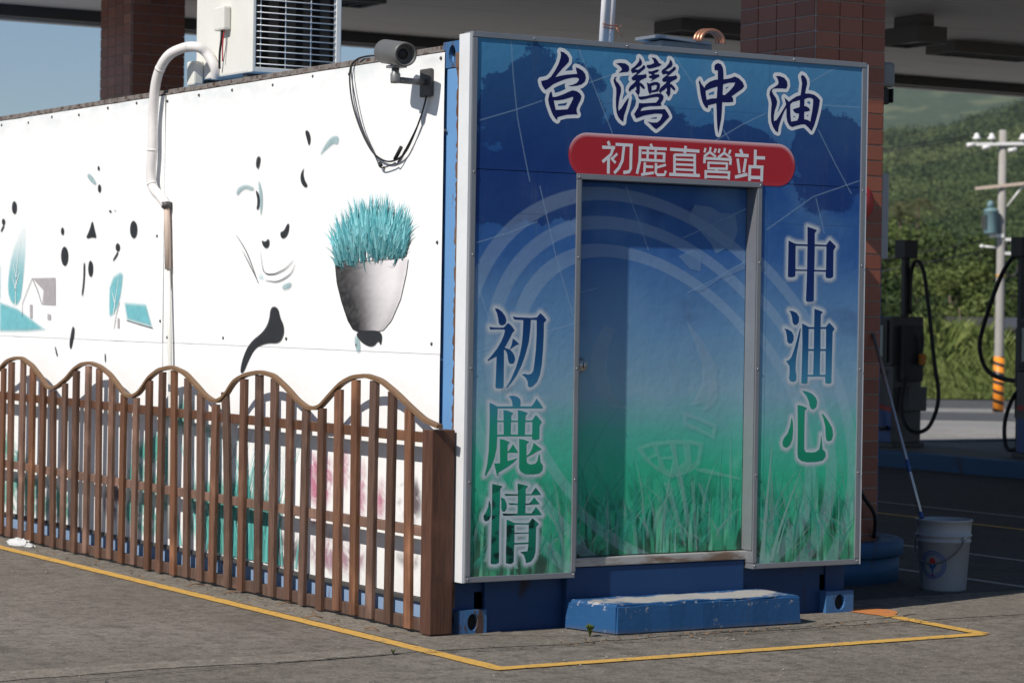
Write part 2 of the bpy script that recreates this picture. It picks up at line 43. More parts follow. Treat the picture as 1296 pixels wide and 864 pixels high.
HOUSELINES=[[[5633,1755],[5722,1673],[5812,1583]],[[5633,1755],[5534,1673],[5451,1579]],[[5812,1583],[5809,1494]],[[4022,1489],[3818,1466],[3627,1447]],[[4141,1601],[4185,1527],[4219,1436]]]
TREELINES=[[[5938,1569],[5938,1712],[5910,1872],[5861,2030]],[[5936,1673],[6007,1773]],[[5932,1712],[5864,1802]],[[5928,1752],[5987,1852]],[[4231,1527],[4198,1637],[4155,1747]],[[4215,1600],[4264,1674]]]
# ---------------------------------------------------------------- material helpers
class NT:
    def __init__(s, name):
        s.m = bpy.data.materials.new(name); s.m.use_nodes = True; s.t = s.m.node_tree; s.n = s.t.nodes
        s.b = s.n['Principled BSDF']; s.out = s.n['Material Output']; s.tc = s.n.new('ShaderNodeTexCoord')
        s.pos = s.n.new('ShaderNodeNewGeometry')
    def new(s, k, **kw):
        x = s.n.new(k)
        for a, b in kw.items(): setattr(x, a, b)
        return x
    def link(s, a, b): s.t.links.new(a, b)
    def put(s, sock, v):
        if hasattr(v, 'is_output') or isinstance(v, bpy.types.NodeSocket): s.link(v, sock)
        elif isinstance(v, (tuple, list)) and len(v) == 3 and sock.type == 'RGBA': sock.default_value = (*v, 1)
        else: sock.default_value = v
    def math(s, op, a, b=0.0, c=0.0, clamp=False):
        x = s.new('ShaderNodeMath', operation=op, use_clamp=clamp)
        s.put(x.inputs[0], a); s.put(x.inputs[1], b)
        if len(x.inputs) > 2: s.put(x.inputs[2], c)
        return x.outputs[0]
    def mix(s, f, a, b, mode='MIX'):
        x = s.new('ShaderNodeMix', data_type='RGBA', blend_type=mode)
        s.put(x.inputs[0], f); s.put(x.inputs[6], a); s.put(x.inputs[7], b); return x.outputs[2]
    def noise(s, scale, detail=4, rough=.55, vec=None, dist=0.0):
        x = s.new('ShaderNodeTexNoise'); x.inputs['Scale'].default_value = scale; x.inputs['Detail'].default_value = detail
        x.inputs['Roughness'].default_value = rough; x.inputs['Distortion'].default_value = dist
        s.link(vec if vec is not None else s.tc.outputs['Object'], x.inputs['Vector']); return x.outputs[0]
    def ramp(s, f, stops, interp='LINEAR'):
        x = s.new('ShaderNodeValToRGB'); x.color_ramp.interpolation = interp; e = x.color_ramp.elements
        while len(e) < len(stops): e.new(0.5)
        for k, (p, c) in enumerate(stops):
            e[k].position = p; e[k].color = (*c, 1) if isinstance(c, (tuple, list)) else (c, c, c, 1)
        s.put(x.inputs[0], f); return x.outputs[0]
    def step(s, v, a, b): # smooth 0..1 between a and b
        x = s.new('ShaderNodeMapRange', interpolation_type='SMOOTHSTEP'); s.put(x.inputs[0], v)
        x.inputs[1].default_value = a; x.inputs[2].default_value = b; return x.outputs[0]
    def scaled(s, sc, src=None):
        x = s.new('ShaderNodeMapping'); x.inputs['Scale'].default_value = sc
        s.link(src if src is not None else s.tc.outputs['Object'], x.inputs['Vector']); return x.outputs[0]
    def xyz(s, src=None):
        x = s.new('ShaderNodeSeparateXYZ'); s.link(src if src is not None else s.tc.outputs['Object'], x.inputs[0]); return x.outputs
    def bump(s, h, strength=.3, dist=.01):
        x = s.new('ShaderNodeBump'); x.inputs['Strength'].default_value = strength; x.inputs['Distance'].default_value = dist
        s.put(x.inputs['Height'], h); s.link(x.outputs[0], s.b.inputs['Normal'])
    def base(s, col=None, rough=None, metal=None, spec=None):
        if col is not None: s.put(s.b.inputs['Base Color'], col)
        if rough is not None: s.put(s.b.inputs['Roughness'], rough)
        if metal is not None: s.put(s.b.inputs['Metallic'], metal)
        if spec is not None: s.put(s.b.inputs['Specular IOR Level'], spec)
        return s
    def alpha(s, v): s.put(s.b.inputs['Alpha'], v)

def worn(name, col, dark=None, rough=.6, scale=6, amount=.35, metal=0, bump=.15, bscale=60, bdist=.003, rand=0.0, spec=.4, fine=.2):
    t = NT(name); dark = dark or tuple(c * .55 for c in col)
    n1 = t.ramp(t.noise(scale, 6, .65), [(.35, 0), (.75, 1)]); n2 = t.noise(scale * 9, 3)
    f = t.math('MULTIPLY', n1, amount)
    c = t.mix(f, col, dark)
    c = t.mix(fine, c, t.mix(n2, dark, col))
    if rand:
        oi = t.new('ShaderNodeObjectInfo'); hv = t.new('ShaderNodeHueSaturation'); t.put(hv.inputs['Color'], c)
        t.put(hv.inputs['Value'], t.math('ADD', 1 - rand / 2, t.math('MULTIPLY', oi.outputs['Random'], rand))); c = hv.outputs[0]
    t.base(c, t.math('ADD', rough - .08, t.math('MULTIPLY', n2, .16)), metal, spec)
    if bump: t.bump(t.noise(bscale, 4), bump, bdist)
    return t.m

def rusty(name, col, rust=(.13, .05, .025), rough=.5, lo=.55, hi=.66, scale=5, edge=(.5, .5, .5), streak=True, spec=.4, metal=0):
    t = NT(name)
    v = t.scaled((1, 1, .3) if streak else (1, 1, 1))
    n = t.noise(scale, 8, .7, v); m = t.step(n, lo, hi)
    c = t.mix(t.math('MULTIPLY', t.noise(2.2, 3), .5), col, tuple(x * .6 for x in col))
    c = t.mix(m, c, t.mix(t.noise(40, 4), rust, tuple(x * .4 for x in rust)))
    t.base(c, t.math('ADD', rough, t.math('MULTIPLY', m, .35)), metal, spec); t.bump(t.math('ADD', t.noise(50, 3), t.math('MULTIPLY', m, .6)), .25, .003)
    return t.m

M = {}
M['navy_print'] = worn('navy_print', (.008, .012, .09), rough=.4, amount=.1, bump=0, spec=.13)
M['white_print'] = worn('white_print', (.68, .70, .73), rough=.4, amount=.08, bump=0, fine=.05)
M['alu'] = worn('alu', (.30, .31, .33), (.18, .19, .21), rough=.38, metal=.55, amount=.4, scale=3, bump=.05)
M['alu_white'] = worn('alu_white', (.74, .75, .76), (.5, .5, .5), rough=.35, metal=.1, amount=.3, scale=4, bump=.04)
M['rail_pale'] = rusty('rail_pale', (.24, .34, .50), lo=.58, hi=.66, scale=6, spec=.3)
M['blue_paint'] = rusty('blue_paint', (.13, .29, .54), lo=.60, hi=.68, scale=9, spec=.3)
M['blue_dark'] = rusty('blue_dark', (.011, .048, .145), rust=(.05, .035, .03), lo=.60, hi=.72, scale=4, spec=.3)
M['rust'] = rusty('rust', (.16, .1, .07), lo=.4, hi=.6, scale=9, rough=.8)
M['black'] = worn('black', (.02, .02, .022), rough=.45, amount=.3, bump=.03)
M['rubber'] = worn('rubber', (.015, .015, .016), rough=.55, amount=.3, bump=.03)
M['cam_grey'] = worn('cam_grey', (.12, .12, .115), rough=.45, amount=.3, bump=.03)
M['top_rail'] = rusty('top_rail', (.20, .18, .165), rust=(.09, .05, .035), lo=.45, hi=.62, scale=14, rough=.8)
M['fixture'] = worn('fixture', (.13, .125, .12), rough=.5, amount=.3, bump=.02)
M['casting_blue'] = rusty('casting_blue', (.05, .14, .30), rust=(.10, .06, .045), lo=.54, hi=.62, scale=11, spec=.3)
M['deck'] = worn('deck', (.16, .15, .14), rough=.9, amount=.5, scale=3)
M['grey_metal'] = worn('grey_metal', (.22, .22, .22), rough=.4, amount=.3, metal=.3, bump=.03)
M['dark_metal'] = worn('dark_metal', (.07, .068, .066), rough=.5, amount=.3, bump=.04)
M['cream'] = worn('cream', (.72, .71, .66), (.5, .48, .42), rough=.45, amount=.3, scale=3, bump=.03)
M['pipe_white'] = worn('pipe_white', (.75, .72, .70), (.45, .42, .4), rough=.55, amount=.35, scale=5, bump=.08)
M['pipe_tan'] = worn('pipe_tan', (.55, .44, .36), (.4, .3, .24), rough=.6, amount=.4, scale=9, bump=.1)
M['copper'] = worn('copper', (.55, .26, .16), (.3, .13, .08), rough=.35, metal=.7, amount=.4, scale=20, bump=.03)
M['steel'] = worn('steel', (.45, .45, .45), rough=.3, metal=.8, amount=.3, bump=.03)
M['grout'] = worn('grout', (.42, .38, .34), rough=.9, amount=.3)
M['concrete'] = worn('concrete', (.36, .34, .31), (.22, .2, .18), rough=.9, amount=.5, scale=3, bump=.3)
M['white_paint'] = worn('white_paint', (.7, .7, .68), (.5, .49, .46), rough=.5, amount=.35, scale=4)
M['red_paint'] = worn('red_paint', (.45, .03, .03), rough=.4, amount=.25)
M['orange_paint'] = worn('orange_paint', (.75, .25, .03), rough=.5, amount=.2)
M['teal_metal'] = worn('teal_metal', (.15, .25, .27), rough=.5, amount=.3)
M['porcelain'] = worn('porcelain', (.78, .76, .74), rough=.25, amount=.1, bump=0)
M['plastic_white'] = worn('plastic_white', (.33, .35, .37), (.22, .23, .23), rough=.4, amount=.4, scale=8, bump=.03)
M['bag'] = worn('bag', (.6, .6, .58), rough=.35, amount=.1)
M['twig'] = worn('twig', (.2, .1, .05), rough=.8, amount=.4)
M['pump_blue'] = worn('pump_blue', (.03, .09, .28), rough=.35, amount=.2)
M['pump_grey'] = worn('pump_grey', (.11, .11, .11), (.07, .07, .066), rough=.45, amount=.3)
M['lcd'] = worn('lcd', (.42, .48, .44), rough=.2, amount=.1, bump=0)
M['digit'] = worn('digit', (.03, .03, .03), rough=.4, amount=0, bump=0)
M['island_blue'] = rusty('island_blue', (.03, .11, .23), rust=(.12, .1, .09), lo=.58, hi=.7, scale=3, rough=.6)
M['yellow_brown'] = worn('yellow_brown', (.19, .11, .055), (.08, .04, .022), rough=.6, amount=.5, scale=14, bump=.1)

def wood(name, a, b):
    t = NT(name); oi = t.new('ShaderNodeObjectInfo')
    off = t.new('ShaderNodeVectorMath', operation='ADD'); t.link(t.tc.outputs['Object'], off.inputs[0])
    cx = t.new('ShaderNodeCombineXYZ'); r10 = t.math('MULTIPLY', oi.outputs['Random'], 37.0)
    t.put(cx.inputs[0], r10); t.put(cx.inputs[1], r10); t.put(cx.inputs[2], r10); t.link(cx.outputs[0], off.inputs[1])
    g = t.noise(6, 6, .7, t.scaled((6, 9, .55), off.outputs[0]), 1.2); g2 = t.noise(30, 4, .7, t.scaled((4, 4, .25), off.outputs[0]))
    c = t.mix(t.step(g, .3, .72), a, b); c = t.mix(t.math('MULTIPLY', g2, .45), c, tuple(x * .35 for x in b))
    c = t.mix(t.step(t.noise(3, 3, .5, off.outputs[0]), .55, .8), c, tuple(x * 1.45 for x in a))
    hv = t.new('ShaderNodeHueSaturation'); t.put(hv.inputs['Color'], c)
    t.put(hv.inputs['Value'], t.math('ADD', .65, t.math('MULTIPLY', oi.outputs['Random'], .75)))
    t.put(hv.inputs['Saturation'], t.math('ADD', .8, t.math('MULTIPLY', t.math('FRACT', t.math('MULTIPLY', oi.outputs['Random'], 17.3)), .35)))
    t.base(hv.outputs[0], .62, 0, .3); t.bump(t.math('ADD', g, g2), .35, .004); return t.m
M['wood'] = wood('wood', (.190, .098, .060), (.085, .040, .025))
M['wood_post'] = wood('wood_post', (.12, .052, .03), (.06, .026, .017))

def tile_mat():
    t = NT('clinker_tile'); oi = t.new('ShaderNodeObjectInfo'); r = oi.outputs['Random']
    c = t.ramp(r, [(0, (.25, .075, .042)), (.45, (.34, .108, .060)), (.8, (.29, .095, .055)), (1, (.43, .16, .092))])
    w = t.noise(1, 4, .6, t.scaled((90, 90, 6))); c = t.mix(t.math('MULTIPLY', w, .45), c, (.05, .015, .01))
    t.base(c, .45, 0, .45); t.bump(w, .4, .003); return t.m
M['tile'] = tile_mat()

def banner():
    t = NT('banner_white')
    big = t.noise(1.3, 4, .5); streak = t.noise(4, 5, .6, t.scaled((1, 5, .25)))
    c = t.mix(t.math('MULTIPLY', t.step(streak, .5, .8), .12), (.80, .80, .79), (.62, .62, .6))
    x, y, z = t.xyz()
    edge = t.step(z, 2.66, 2.86); c = t.mix(t.math('MULTIPLY', t.math('MULTIPLY', edge, t.step(t.noise(3, 5, .6, t.scaled((1, 1, 3))), .35, .7)), .55), c, (.5, .56, .56))
    low = t.step(z, .5, .15); c = t.mix(t.math('MULTIPLY', t.math('MULTIPLY', low, t.noise(9, 4)), .4), c, (.45, .43, .4))
    t.base(c, .55, 0, .25)
    t.bump(t.math('ADD', t.math('MULTIPLY', t.noise(1.6, 2, .4, t.scaled((1, 1, .4))), 3.0), t.noise(14, 2)), .25, .012); return t.m
M['banner'] = banner()

def print_mat(name, door=False):
    """the printed sky-to-grass picture of the sign; x, z in metres"""
    t = NT(name); x, y, z = t.xyz()
    f = t.math('DIVIDE', t.math('SUBTRACT', z, .2), 2.8)
    wob = t.math('MULTIPLY', t.math('SUBTRACT', t.noise(1.8, 4, .55), .5), .10)
    f2 = t.math('ADD', f, wob)
    c = t.ramp(f2, [(.0, (.012, .20, .105)), (.1, (.022, .36, .185)), (.2, (.035, .43, .255)), (.27, (.085, .43, .34)), (.345, (.21, .38, .47)), (.47, (.135, .28, .47)), (.60, (.035, .12, .34)), (.76, (.016, .075, .27)), (.88, (.05, .19, .38)), (1., (.07, .26, .45))])
    # soft clouds and light patches in the blue
    up = t.step(z, .95, 1.3)
    cl = t.math('MULTIPLY', t.step(t.noise(2.6, 5, .5, None, .4), .45, .8), up)
    c = t.mix(t.math('MULTIPLY', cl, .45), c, (.13, .27, .44))
    dk = t.math('MULTIPLY', t.step(t.noise(1.9, 3, .5, t.scaled((1, 1, 1.3))), .52, .72), t.math('MULTIPLY', t.step(z, 1.35, 1.7), t.step(z, 2.35, 2.0)))
    c = t.mix(t.math('MULTIPLY', dk, .8), c, (.007, .022, .12))
    rt = t.math('MULTIPLY', t.step(x, 1.3, 2.3), t.step(z, 2.2, 2.6)); c = t.mix(t.math('MULTIPLY', rt, .4), c, (.09, .23, .40))
    # map coastlines
    fld = None
    for ex, ez, ra, rb in ((.42, 2.56, .42, .30), (1.02, 2.50, .30, .16), (2.20, 2.40, .26, .30), (1.5, 2.47, .35, .10), (.28, 2.20, .40, .20)):
        q = t.math('SUBTRACT', 1.0, t.math('SQRT', t.math('ADD', t.math('POWER', t.math('DIVIDE', t.math('SUBTRACT', x, ex), ra), 2.0), t.math('POWER', t.math('DIVIDE', t.math('SUBTRACT', z, ez), rb), 2.0))))
        fld = q if fld is None else t.math('MAXIMUM', fld, q)
    mp = t.math('ADD', fld, t.math('MULTIPLY', t.math('SUBTRACT', t.noise(4.2, 9, .66), .5), 1.7)); land = t.step(mp, .02, .09)
    c = t.mix(t.math('MULTIPLY', land, .72), c, (.009, .030, .145))
    # bokeh and blurred grass at the foot
    gr = t.step(z, 1.0, .72)
    bl = t.noise(5, 4, .5, t.scaled((1.4, 1, .8)), .8); c = t.mix(t.math('MULTIPLY', t.math('MULTIPLY', gr, t.step(bl, .5, .75)), .6), c, (.14, .50, .40))
    gd = t.step(z, .86, .40); b2 = t.noise(7, 5, .6, t.scaled((1.6, 1, .7)), .6)
    c = t.mix(t.math('MULTIPLY', t.math('MULTIPLY', gd, t.step(b2, .47, .60)), .92), c, (.003, .045, .03))
    b3 = t.noise(12, 3, .5, t.scaled((1.3, 1, .8)), .4); c = t.mix(t.math('MULTIPLY', t.math('MULTIPLY', gd, t.step(b3, .56, .7)), .6), c, (.05, .46, .22))
    # sharper blades within the blur
    for ang, sc, cc, lo_, hi_, am in ((.30, 15, (.17, .58, .36), .55, .64, .7), (-.42, 19, (.07, .46, .23), .57, .66, .6), (.12, 26, (.003, .06, .035), .52, .62, .85), (-.15, 34, (.30, .60, .52), .62, .69, .5)):
        mpn = t.new('ShaderNodeMapping'); t.link(t.tc.outputs['Object'], mpn.inputs['Vector']); mpn.inputs['Rotation'].default_value = (0, ang, 0); mpn.inputs['Scale'].default_value = (sc / 15, 1, .12)
        bn = t.noise(15, 3, .5, mpn.outputs[0], .25); lim = t.step(t.math('ADD', z, t.math('MULTIPLY', t.noise(9, 3), .5)), 1.02, .70)
        c = t.mix(t.math('MULTIPLY', t.math('MULTIPLY', lim, t.step(bn, lo_, hi_)), am), c, cc)
    # three pale tilted rings
    u0 = t.math('SUBTRACT', x, 1.19); v0 = t.math('SUBTRACT', z, 1.07); ca, sa = math.cos(R(143)), math.sin(R(143))
    u = t.math('ADD', t.math('MULTIPLY', u0, ca), t.math('MULTIPLY', v0, sa)); v = t.math('SUBTRACT', t.math('MULTIPLY', v0, ca), t.math('MULTIPLY', u0, sa))
    ring = None
    for a, b, w in ((1.32, .965, .030), (1.17, .82, .034), (1.03, .675, .040)):
        q = t.math('SQRT', t.math('ADD', t.math('POWER', t.math('DIVIDE', u, a), 2.0), t.math('POWER', t.math('DIVIDE', v, b), 2.0)))
        m = t.step(t.math('ABSOLUTE', t.math('SUBTRACT', q, 1.0)), w + .004, w - .004)
        ring = m if ring is None else t.math('MAXIMUM', ring, m)
    c = t.mix(t.math('MULTIPLY', ring, .27), c, (.36, .48, .58))
    # seams between the printed sheets
    seam = None
    for ax, val in (((z, 2.055), (z, 2.62), (x, .615), (x, 1.80)) if not door else ()):
        m = t.step(t.math('ABSOLUTE', t.math('SUBTRACT', ax, val)), .0035, .0015); seam = m if seam is None else t.math('MAXIMUM', seam, m)
    if seam is not None: c = t.mix(t.math('MULTIPLY', seam, .3), c, (.02, .05, .12))
    dirt = t.math('MULTIPLY', t.step(t.noise(5, 6, .7, t.scaled((3, 1, .35))), .52, .78), .16); c = t.mix(dirt, c, (.20, .20, .19)); dust = t.math('MULTIPLY', t.step(z, .55, .28), t.noise(6, 5, .6)); c = t.mix(t.math('MULTIPLY', dust, .35), c, (.24, .22, .19))
    t.base(c, t.math('ADD', .30 if door else .38, t.math('MULTIPLY', t.noise(6, 4), .14)), 0, .13)
    hh = t.math('ADD', t.math('MULTIPLY', t.noise(1.7, 3), 2.0), t.noise(22, 2))
    if seam is not None: hh = t.math('SUBTRACT', hh, t.math('MULTIPLY', seam, .15))
    t.bump(hh, .13, .012); return t.m
M['sign_print'] = print_mat('sign_print'); M['door_print'] = print_mat('door_print', True)

def letter_mat():
    t = NT('letter_gradient'); x, y, z = t.xyz(); f = t.math('DIVIDE', t.math('SUBTRACT', z, .2), 2.0)
    f = t.math('ADD', f, t.math('MULTIPLY', t.math('SUBTRACT', x, 0.4), -.03))
    c = t.ramp(f, [(.05, (.008, .10, .07)), (.2, (.010, .20, .13)), (.35, (.014, .28, .15)), (.42, (.02, .27, .20)), (.48, (.045, .20, .34)), (.57, (.012, .085, .22)), (.70, (.006, .028, .14)), (.9, (.006, .014, .09))])
    d = t.math('MULTIPLY', t.step(z, .85, .6), t.step(t.noise(11, 4, .5, t.scaled((1, 1, 1.6)), .5), .48, .6)); c = t.mix(d, c, (.004, .03, .025))
    t.base(c, .38, 0, .13); return t.m
M['letter_gradient'] = letter_mat()

def attr_alpha(name, col, lo, hi, mx=1.0, rough=.4):
    t = NT(name); a = t.new('ShaderNodeAttribute', attribute_name='dist')
    t.base(col, rough, 0, .3); t.alpha(t.math('MULTIPLY', t.step(a.outputs['Fac'], hi, lo), mx)); return t.m
M['outline'] = attr_alpha('outline', (.68, .71, .74), .0175, .0195)
M['halo'] = attr_alpha('halo', (.62, .70, .76), .002, .034, .78)
def flat_alpha(name, col, a, rough=.4):
    t = NT(name); t.base(col, rough, 0, .3); t.alpha(a); return t.m
M['pale_line'] = flat_alpha('pale_line', (.35, .55, .75), .30)
M['pale_mark'] = flat_alpha('pale_mark', (.50, .62, .70), .15)
M['map_mark'] = flat_alpha('map_mark', (.22, .38, .60), .40)
def col_attr(name, rough=.5):
    t = NT(name); a = t.new('ShaderNodeAttribute', attribute_name='Col'); t.base(a.outputs['Color'], rough, 0, .25); t.alpha(a.outputs['Alpha']); return t.m
M['print_col'] = col_attr('print_col')
def decal_fade(name, col, lo, hi, mx, nz=0, grad=None):
    t = NT(name); a = t.new('ShaderNodeAttribute', attribute_name='dist'); al = t.math('MULTIPLY', t.step(a.outputs['Fac'], hi, lo), mx)
    if grad: al = t.math('MULTIPLY', al, t.math('ADD', .12, t.math('MULTIPLY', t.step(t.xyz()[2], 2.08, 1.62), .88)))
    if nz: al = t.math('MULTIPLY', al, t.step(t.noise(nz * 1.6, 5, .65, None, .8), .36, .60))
    c = t.mix(t.noise(25, 3), col, tuple(x * .6 for x in col)); t.base(c, .55, 0, .25); t.alpha(al); return t.m
M['ink_dark'] = decal_fade('ink_dark', (.03, .032, .036), -.003, .004, .95)
M['ink_teal'] = decal_fade('ink_teal', (.20, .60, .66), -.03, .010, .85, 0, True)
M['ink_wisp'] = decal_fade('ink_wisp', (.40, .56, .58), -.01, .012, .8)
M['ink_roof'] = decal_fade('ink_roof', (.50, .46, .48), -.004, .004, .8)
M['ink_lowteal'] = decal_fade('ink_lowteal', (.12, .47, .38), -.07, .02, .85, 3)
M['ink_pink'] = decal_fade('ink_pink', (.66, .22, .34), -.07, .035, .9, 5)
M['ink_pink2'] = decal_fade('ink_pink2', (.46, .26, .33), -.08, .04, .85, 4)
M['ink_grey'] = decal_fade('ink_grey', (.17, .13, .15), -.07, .03, .9, 4)

def plaque_mat():
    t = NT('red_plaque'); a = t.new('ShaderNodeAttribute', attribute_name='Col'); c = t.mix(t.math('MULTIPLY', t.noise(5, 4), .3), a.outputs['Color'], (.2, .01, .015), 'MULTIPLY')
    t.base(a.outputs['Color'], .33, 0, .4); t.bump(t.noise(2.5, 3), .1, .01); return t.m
M['plaque'] = plaque_mat()

def asphalt(name, col, patch, speck=.5, crack=True):
    t = NT(name); P = t.pos.outputs['Position']
    big = t.noise(.45, 6, .6, P); mid = t.noise(3.2, 6, .62, P); fine = t.noise(120, 3, .7, P); sp = t.noise(55, 2, .5, P)
    c = t.mix(t.step(big, .38, .64), col, patch)
    c = t.mix(t.math('MULTIPLY', t.step(t.noise(11, 6, .8, P), .45, .62), .75), c, tuple(x * .48 for x in col)); c = t.mix(t.math('MULTIPLY', t.step(t.noise(26, 5, .8, P), .55, .66), .7), c, tuple(min(.5, x * 1.9) for x in col)); c = t.mix(t.math('MULTIPLY', t.step(t.noise(40, 4, .8, P), .52, .64), .7), c, tuple(x * .3 for x in col))
    c = t.mix(t.math('MULTIPLY', t.step(mid, .48, .72), .55), c, tuple(x * .58 for x in col))
    c = t.mix(t.math('MULTIPLY', t.step(t.noise(1.1, 5, .7, t.scaled((1, .35, 1), P)), .55, .7), .5), c, tuple(x * .5 for x in col))
    c = t.mix(t.math('MULTIPLY', t.step(sp, .6, .72), speck), c, (.34, .32, .29)); c = t.mix(t.math('MULTIPLY', t.step(fine, .5, .3), .5), c, tuple(x * .35 for x in col))
    oil = t.math('MULTIPLY', t.step(t.noise(1.7, 4, .55, P, .3), .64, .72), .55); c = t.mix(oil, c, tuple(x * .38 for x in col))
    tyre = t.math('MULTIPLY', t.step(t.noise(2.2, 4, .6, t.scaled((1.6, .10, 1), P)), .60, .72), .35); c = t.mix(tyre, c, tuple(x * .4 for x in col))
    t.base(c, .88, 0, .25); t.bump(t.math('ADD', fine, t.math('MULTIPLY', sp, .8)), .5, .006); return t.m
M['grit'] = worn('grit', (.21, .19, .165), (.10, .09, .08), rough=.9, scale=3)
M['asphalt'] = asphalt('asphalt', (.158, .136, .110), (.205, .180, .150))
M['apron'] = asphalt('apron', (.225, .197, .160), (.165, .146, .12), .3)
M['lane'] = asphalt('lane', (.075, .07, .064), (.095, .09, .083), .25)  # oily asphalt, darkened further to carry canopy shade in its colour
M['road'] = asphalt('road', (.09, .09, .095), (.11, .11, .11))
M['pale_concrete'] = asphalt('pale_concrete', (.34, .325, .30), (.26, .25, .235), .3)
def line_paint(name, col):
    t = NT(name); P = t.pos.outputs['Position']
    w = t.step(t.noise(26, 5, .7, P), .56, .66); w2 = t.step(t.noise(2.3, 4, .6, P), .60, .8)
    c = t.mix(t.math('MULTIPLY', t.noise(7, 4, .6, P), .5), col, tuple(x * .62 for x in col)); c = t.mix(t.math('MAXIMUM', w, t.math('MULTIPLY', w2, .6)), c, (.13, .115, .09))
    t.base(c, .7, 0, .3); t.bump(t.noise(120, 3, .6, P), .35, .004); return t.m
M['yellow_line'] = line_paint('yellow_line', (.62, .36, .08)); M['white_line'] = line_paint('white_line', (.32, .31, .29)); M['orange_line'] = line_paint('orange_line', (.55, .20, .06))
M['crack'] = worn('crack', (.022, .02, .018), rough=.95)
def ceiling_mat():
    t = NT('canopy_soffit'); x, y, z = t.xyz(); l = t.math('FRACT', t.math('MULTIPLY', y, 5.0)); ln = t.step(l, .90, .96)
    st = t.noise(1.2, 6, .65, t.scaled((.35, 2.2, 1)))
    c = t.mix(t.math('MULTIPLY', t.step(st, .5, .75), .5), (.90, .87, .83), (.58, .54, .49)); c = t.mix(t.math('MULTIPLY', ln, .35), c, (.15, .14, .13))
    t.base(c, .6, 0, .3); t.bump(t.math('SUBTRACT', 1.0, ln), .4, .01); return t.m
M['soffit'] = ceiling_mat()
def leaf_mat(name, a, b, trans=.25, patch=None):
    t = NT(name); r = t.pos.outputs['Random Per Island']
    c = t.ramp(r, [(0, a), (.55, tuple((p + q) / 2 for p, q in zip(a, b))), (1, b)])
    c = t.mix(t.math('MULTIPLY', t.noise(.35, 3, .5, t.pos.outputs['Position']), .6), c, tuple(x * .55 for x in a))
    if patch:
        c = t.mix(t.math('MULTIPLY', t.step(t.noise(.008, 4, .6, t.pos.outputs['Position']), .45, .6), .75), c, patch); c = t.mix(t.math('MULTIPLY', t.step(t.noise(.035, 4, .6, t.pos.outputs['Position']), .5, .62), .7), c, tuple(x * .45 for x in a))
    t.base(c, .6, 0, .2)
    tr = t.new('ShaderNodeBsdfTranslucent'); t.put(tr.inputs[0], c); ms = t.new('ShaderNodeMixShader'); ms.inputs[0].default_value = trans
    t.link(t.b.outputs[0], ms.inputs[1]); t.link(tr.outputs[0], ms.inputs[2]); t.link(ms.outputs[0], t.out.inputs[0]); return t.m
M['leaf_dark'] = leaf_mat('leaf_dark', (.026, .048, .014), (.075, .11, .03)); M['leaf_mid'] = leaf_mat('leaf_mid', (.05, .08, .02), (.14, .18, .05))
M['leaf_light'] = leaf_mat('leaf_light', (.09, .13, .028), (.21, .25, .075)); M['leaf_forest'] = leaf_mat('leaf_forest', (.032, .060, .018), (.11, .15, .045), .15, (.15, .18, .06))
M['leaf_palm'] = leaf_mat('leaf_palm', (.06, .07, .03), (.15, .14, .06)); M['leaf_grass'] = leaf_mat('leaf_grass', (.12, .17, .04), (.30, .34, .11))
M['flower'] = leaf_mat('flower', (.4, .12, .35), (.6, .3, .5)); M['leaf_dry'] = worn('leaf_dry', (.22, .12, .05), rough=.8)
M['bark'] = worn('bark', (.13, .10, .07), rough=.9, amount=.5, scale=8, bump=.4)
def hill_mat(name, a, b, c3):
    t = NT(name); P = t.pos.outputs['Position']; n1 = t.noise(.012, 8, .65, P); n2 = t.noise(.09, 6, .65, P)
    c = t.mix(t.step(n2, .35, .65), a, b); c = t.mix(t.step(n1, .5, .62), c, c3); t.base(c, .95, 0, .1); t.bump(n2, .8, 4.0); return t.m
M['hill_near'] = hill_mat('hill_near', (.028, .045, .016), (.065, .085, .03), (.10, .11, .045)); M['hill_far'] = hill_mat('hill_far', (.035, .06, .028), (.06, .085, .04), (.11, .125, .06))
def stripe_mat():
    t = NT('pole_stripes'); x, y, z = t.xyz(); an = t.math('ARCTAN2', y, x)
    f = t.math('FRACT', t.math('ADD', t.math('DIVIDE', z, .27), t.math('DIVIDE', an, 6.28318))); m = t.step(f, .60, .64)
    t.base(t.mix(m, (.85, .27, .02), (.02, .02, .02)), .45, 0, .4); return t.m
M['pole_stripes'] = stripe_mat()
def fins():
    t = NT('coil_fins'); x, y, z = t.xyz(); l = t.step(t.math('FRACT', t.math('MULTIPLY', x, 9.0)), .35, .5)
    t.base(t.mix(l, (.014, .011, .009), (.06, .05, .04)), .9, 0, .05); t.bump(t.math('FRACT', t.math('MULTIPLY', z, 120)), .3, .003); return t.m
M['fins'] = fins()
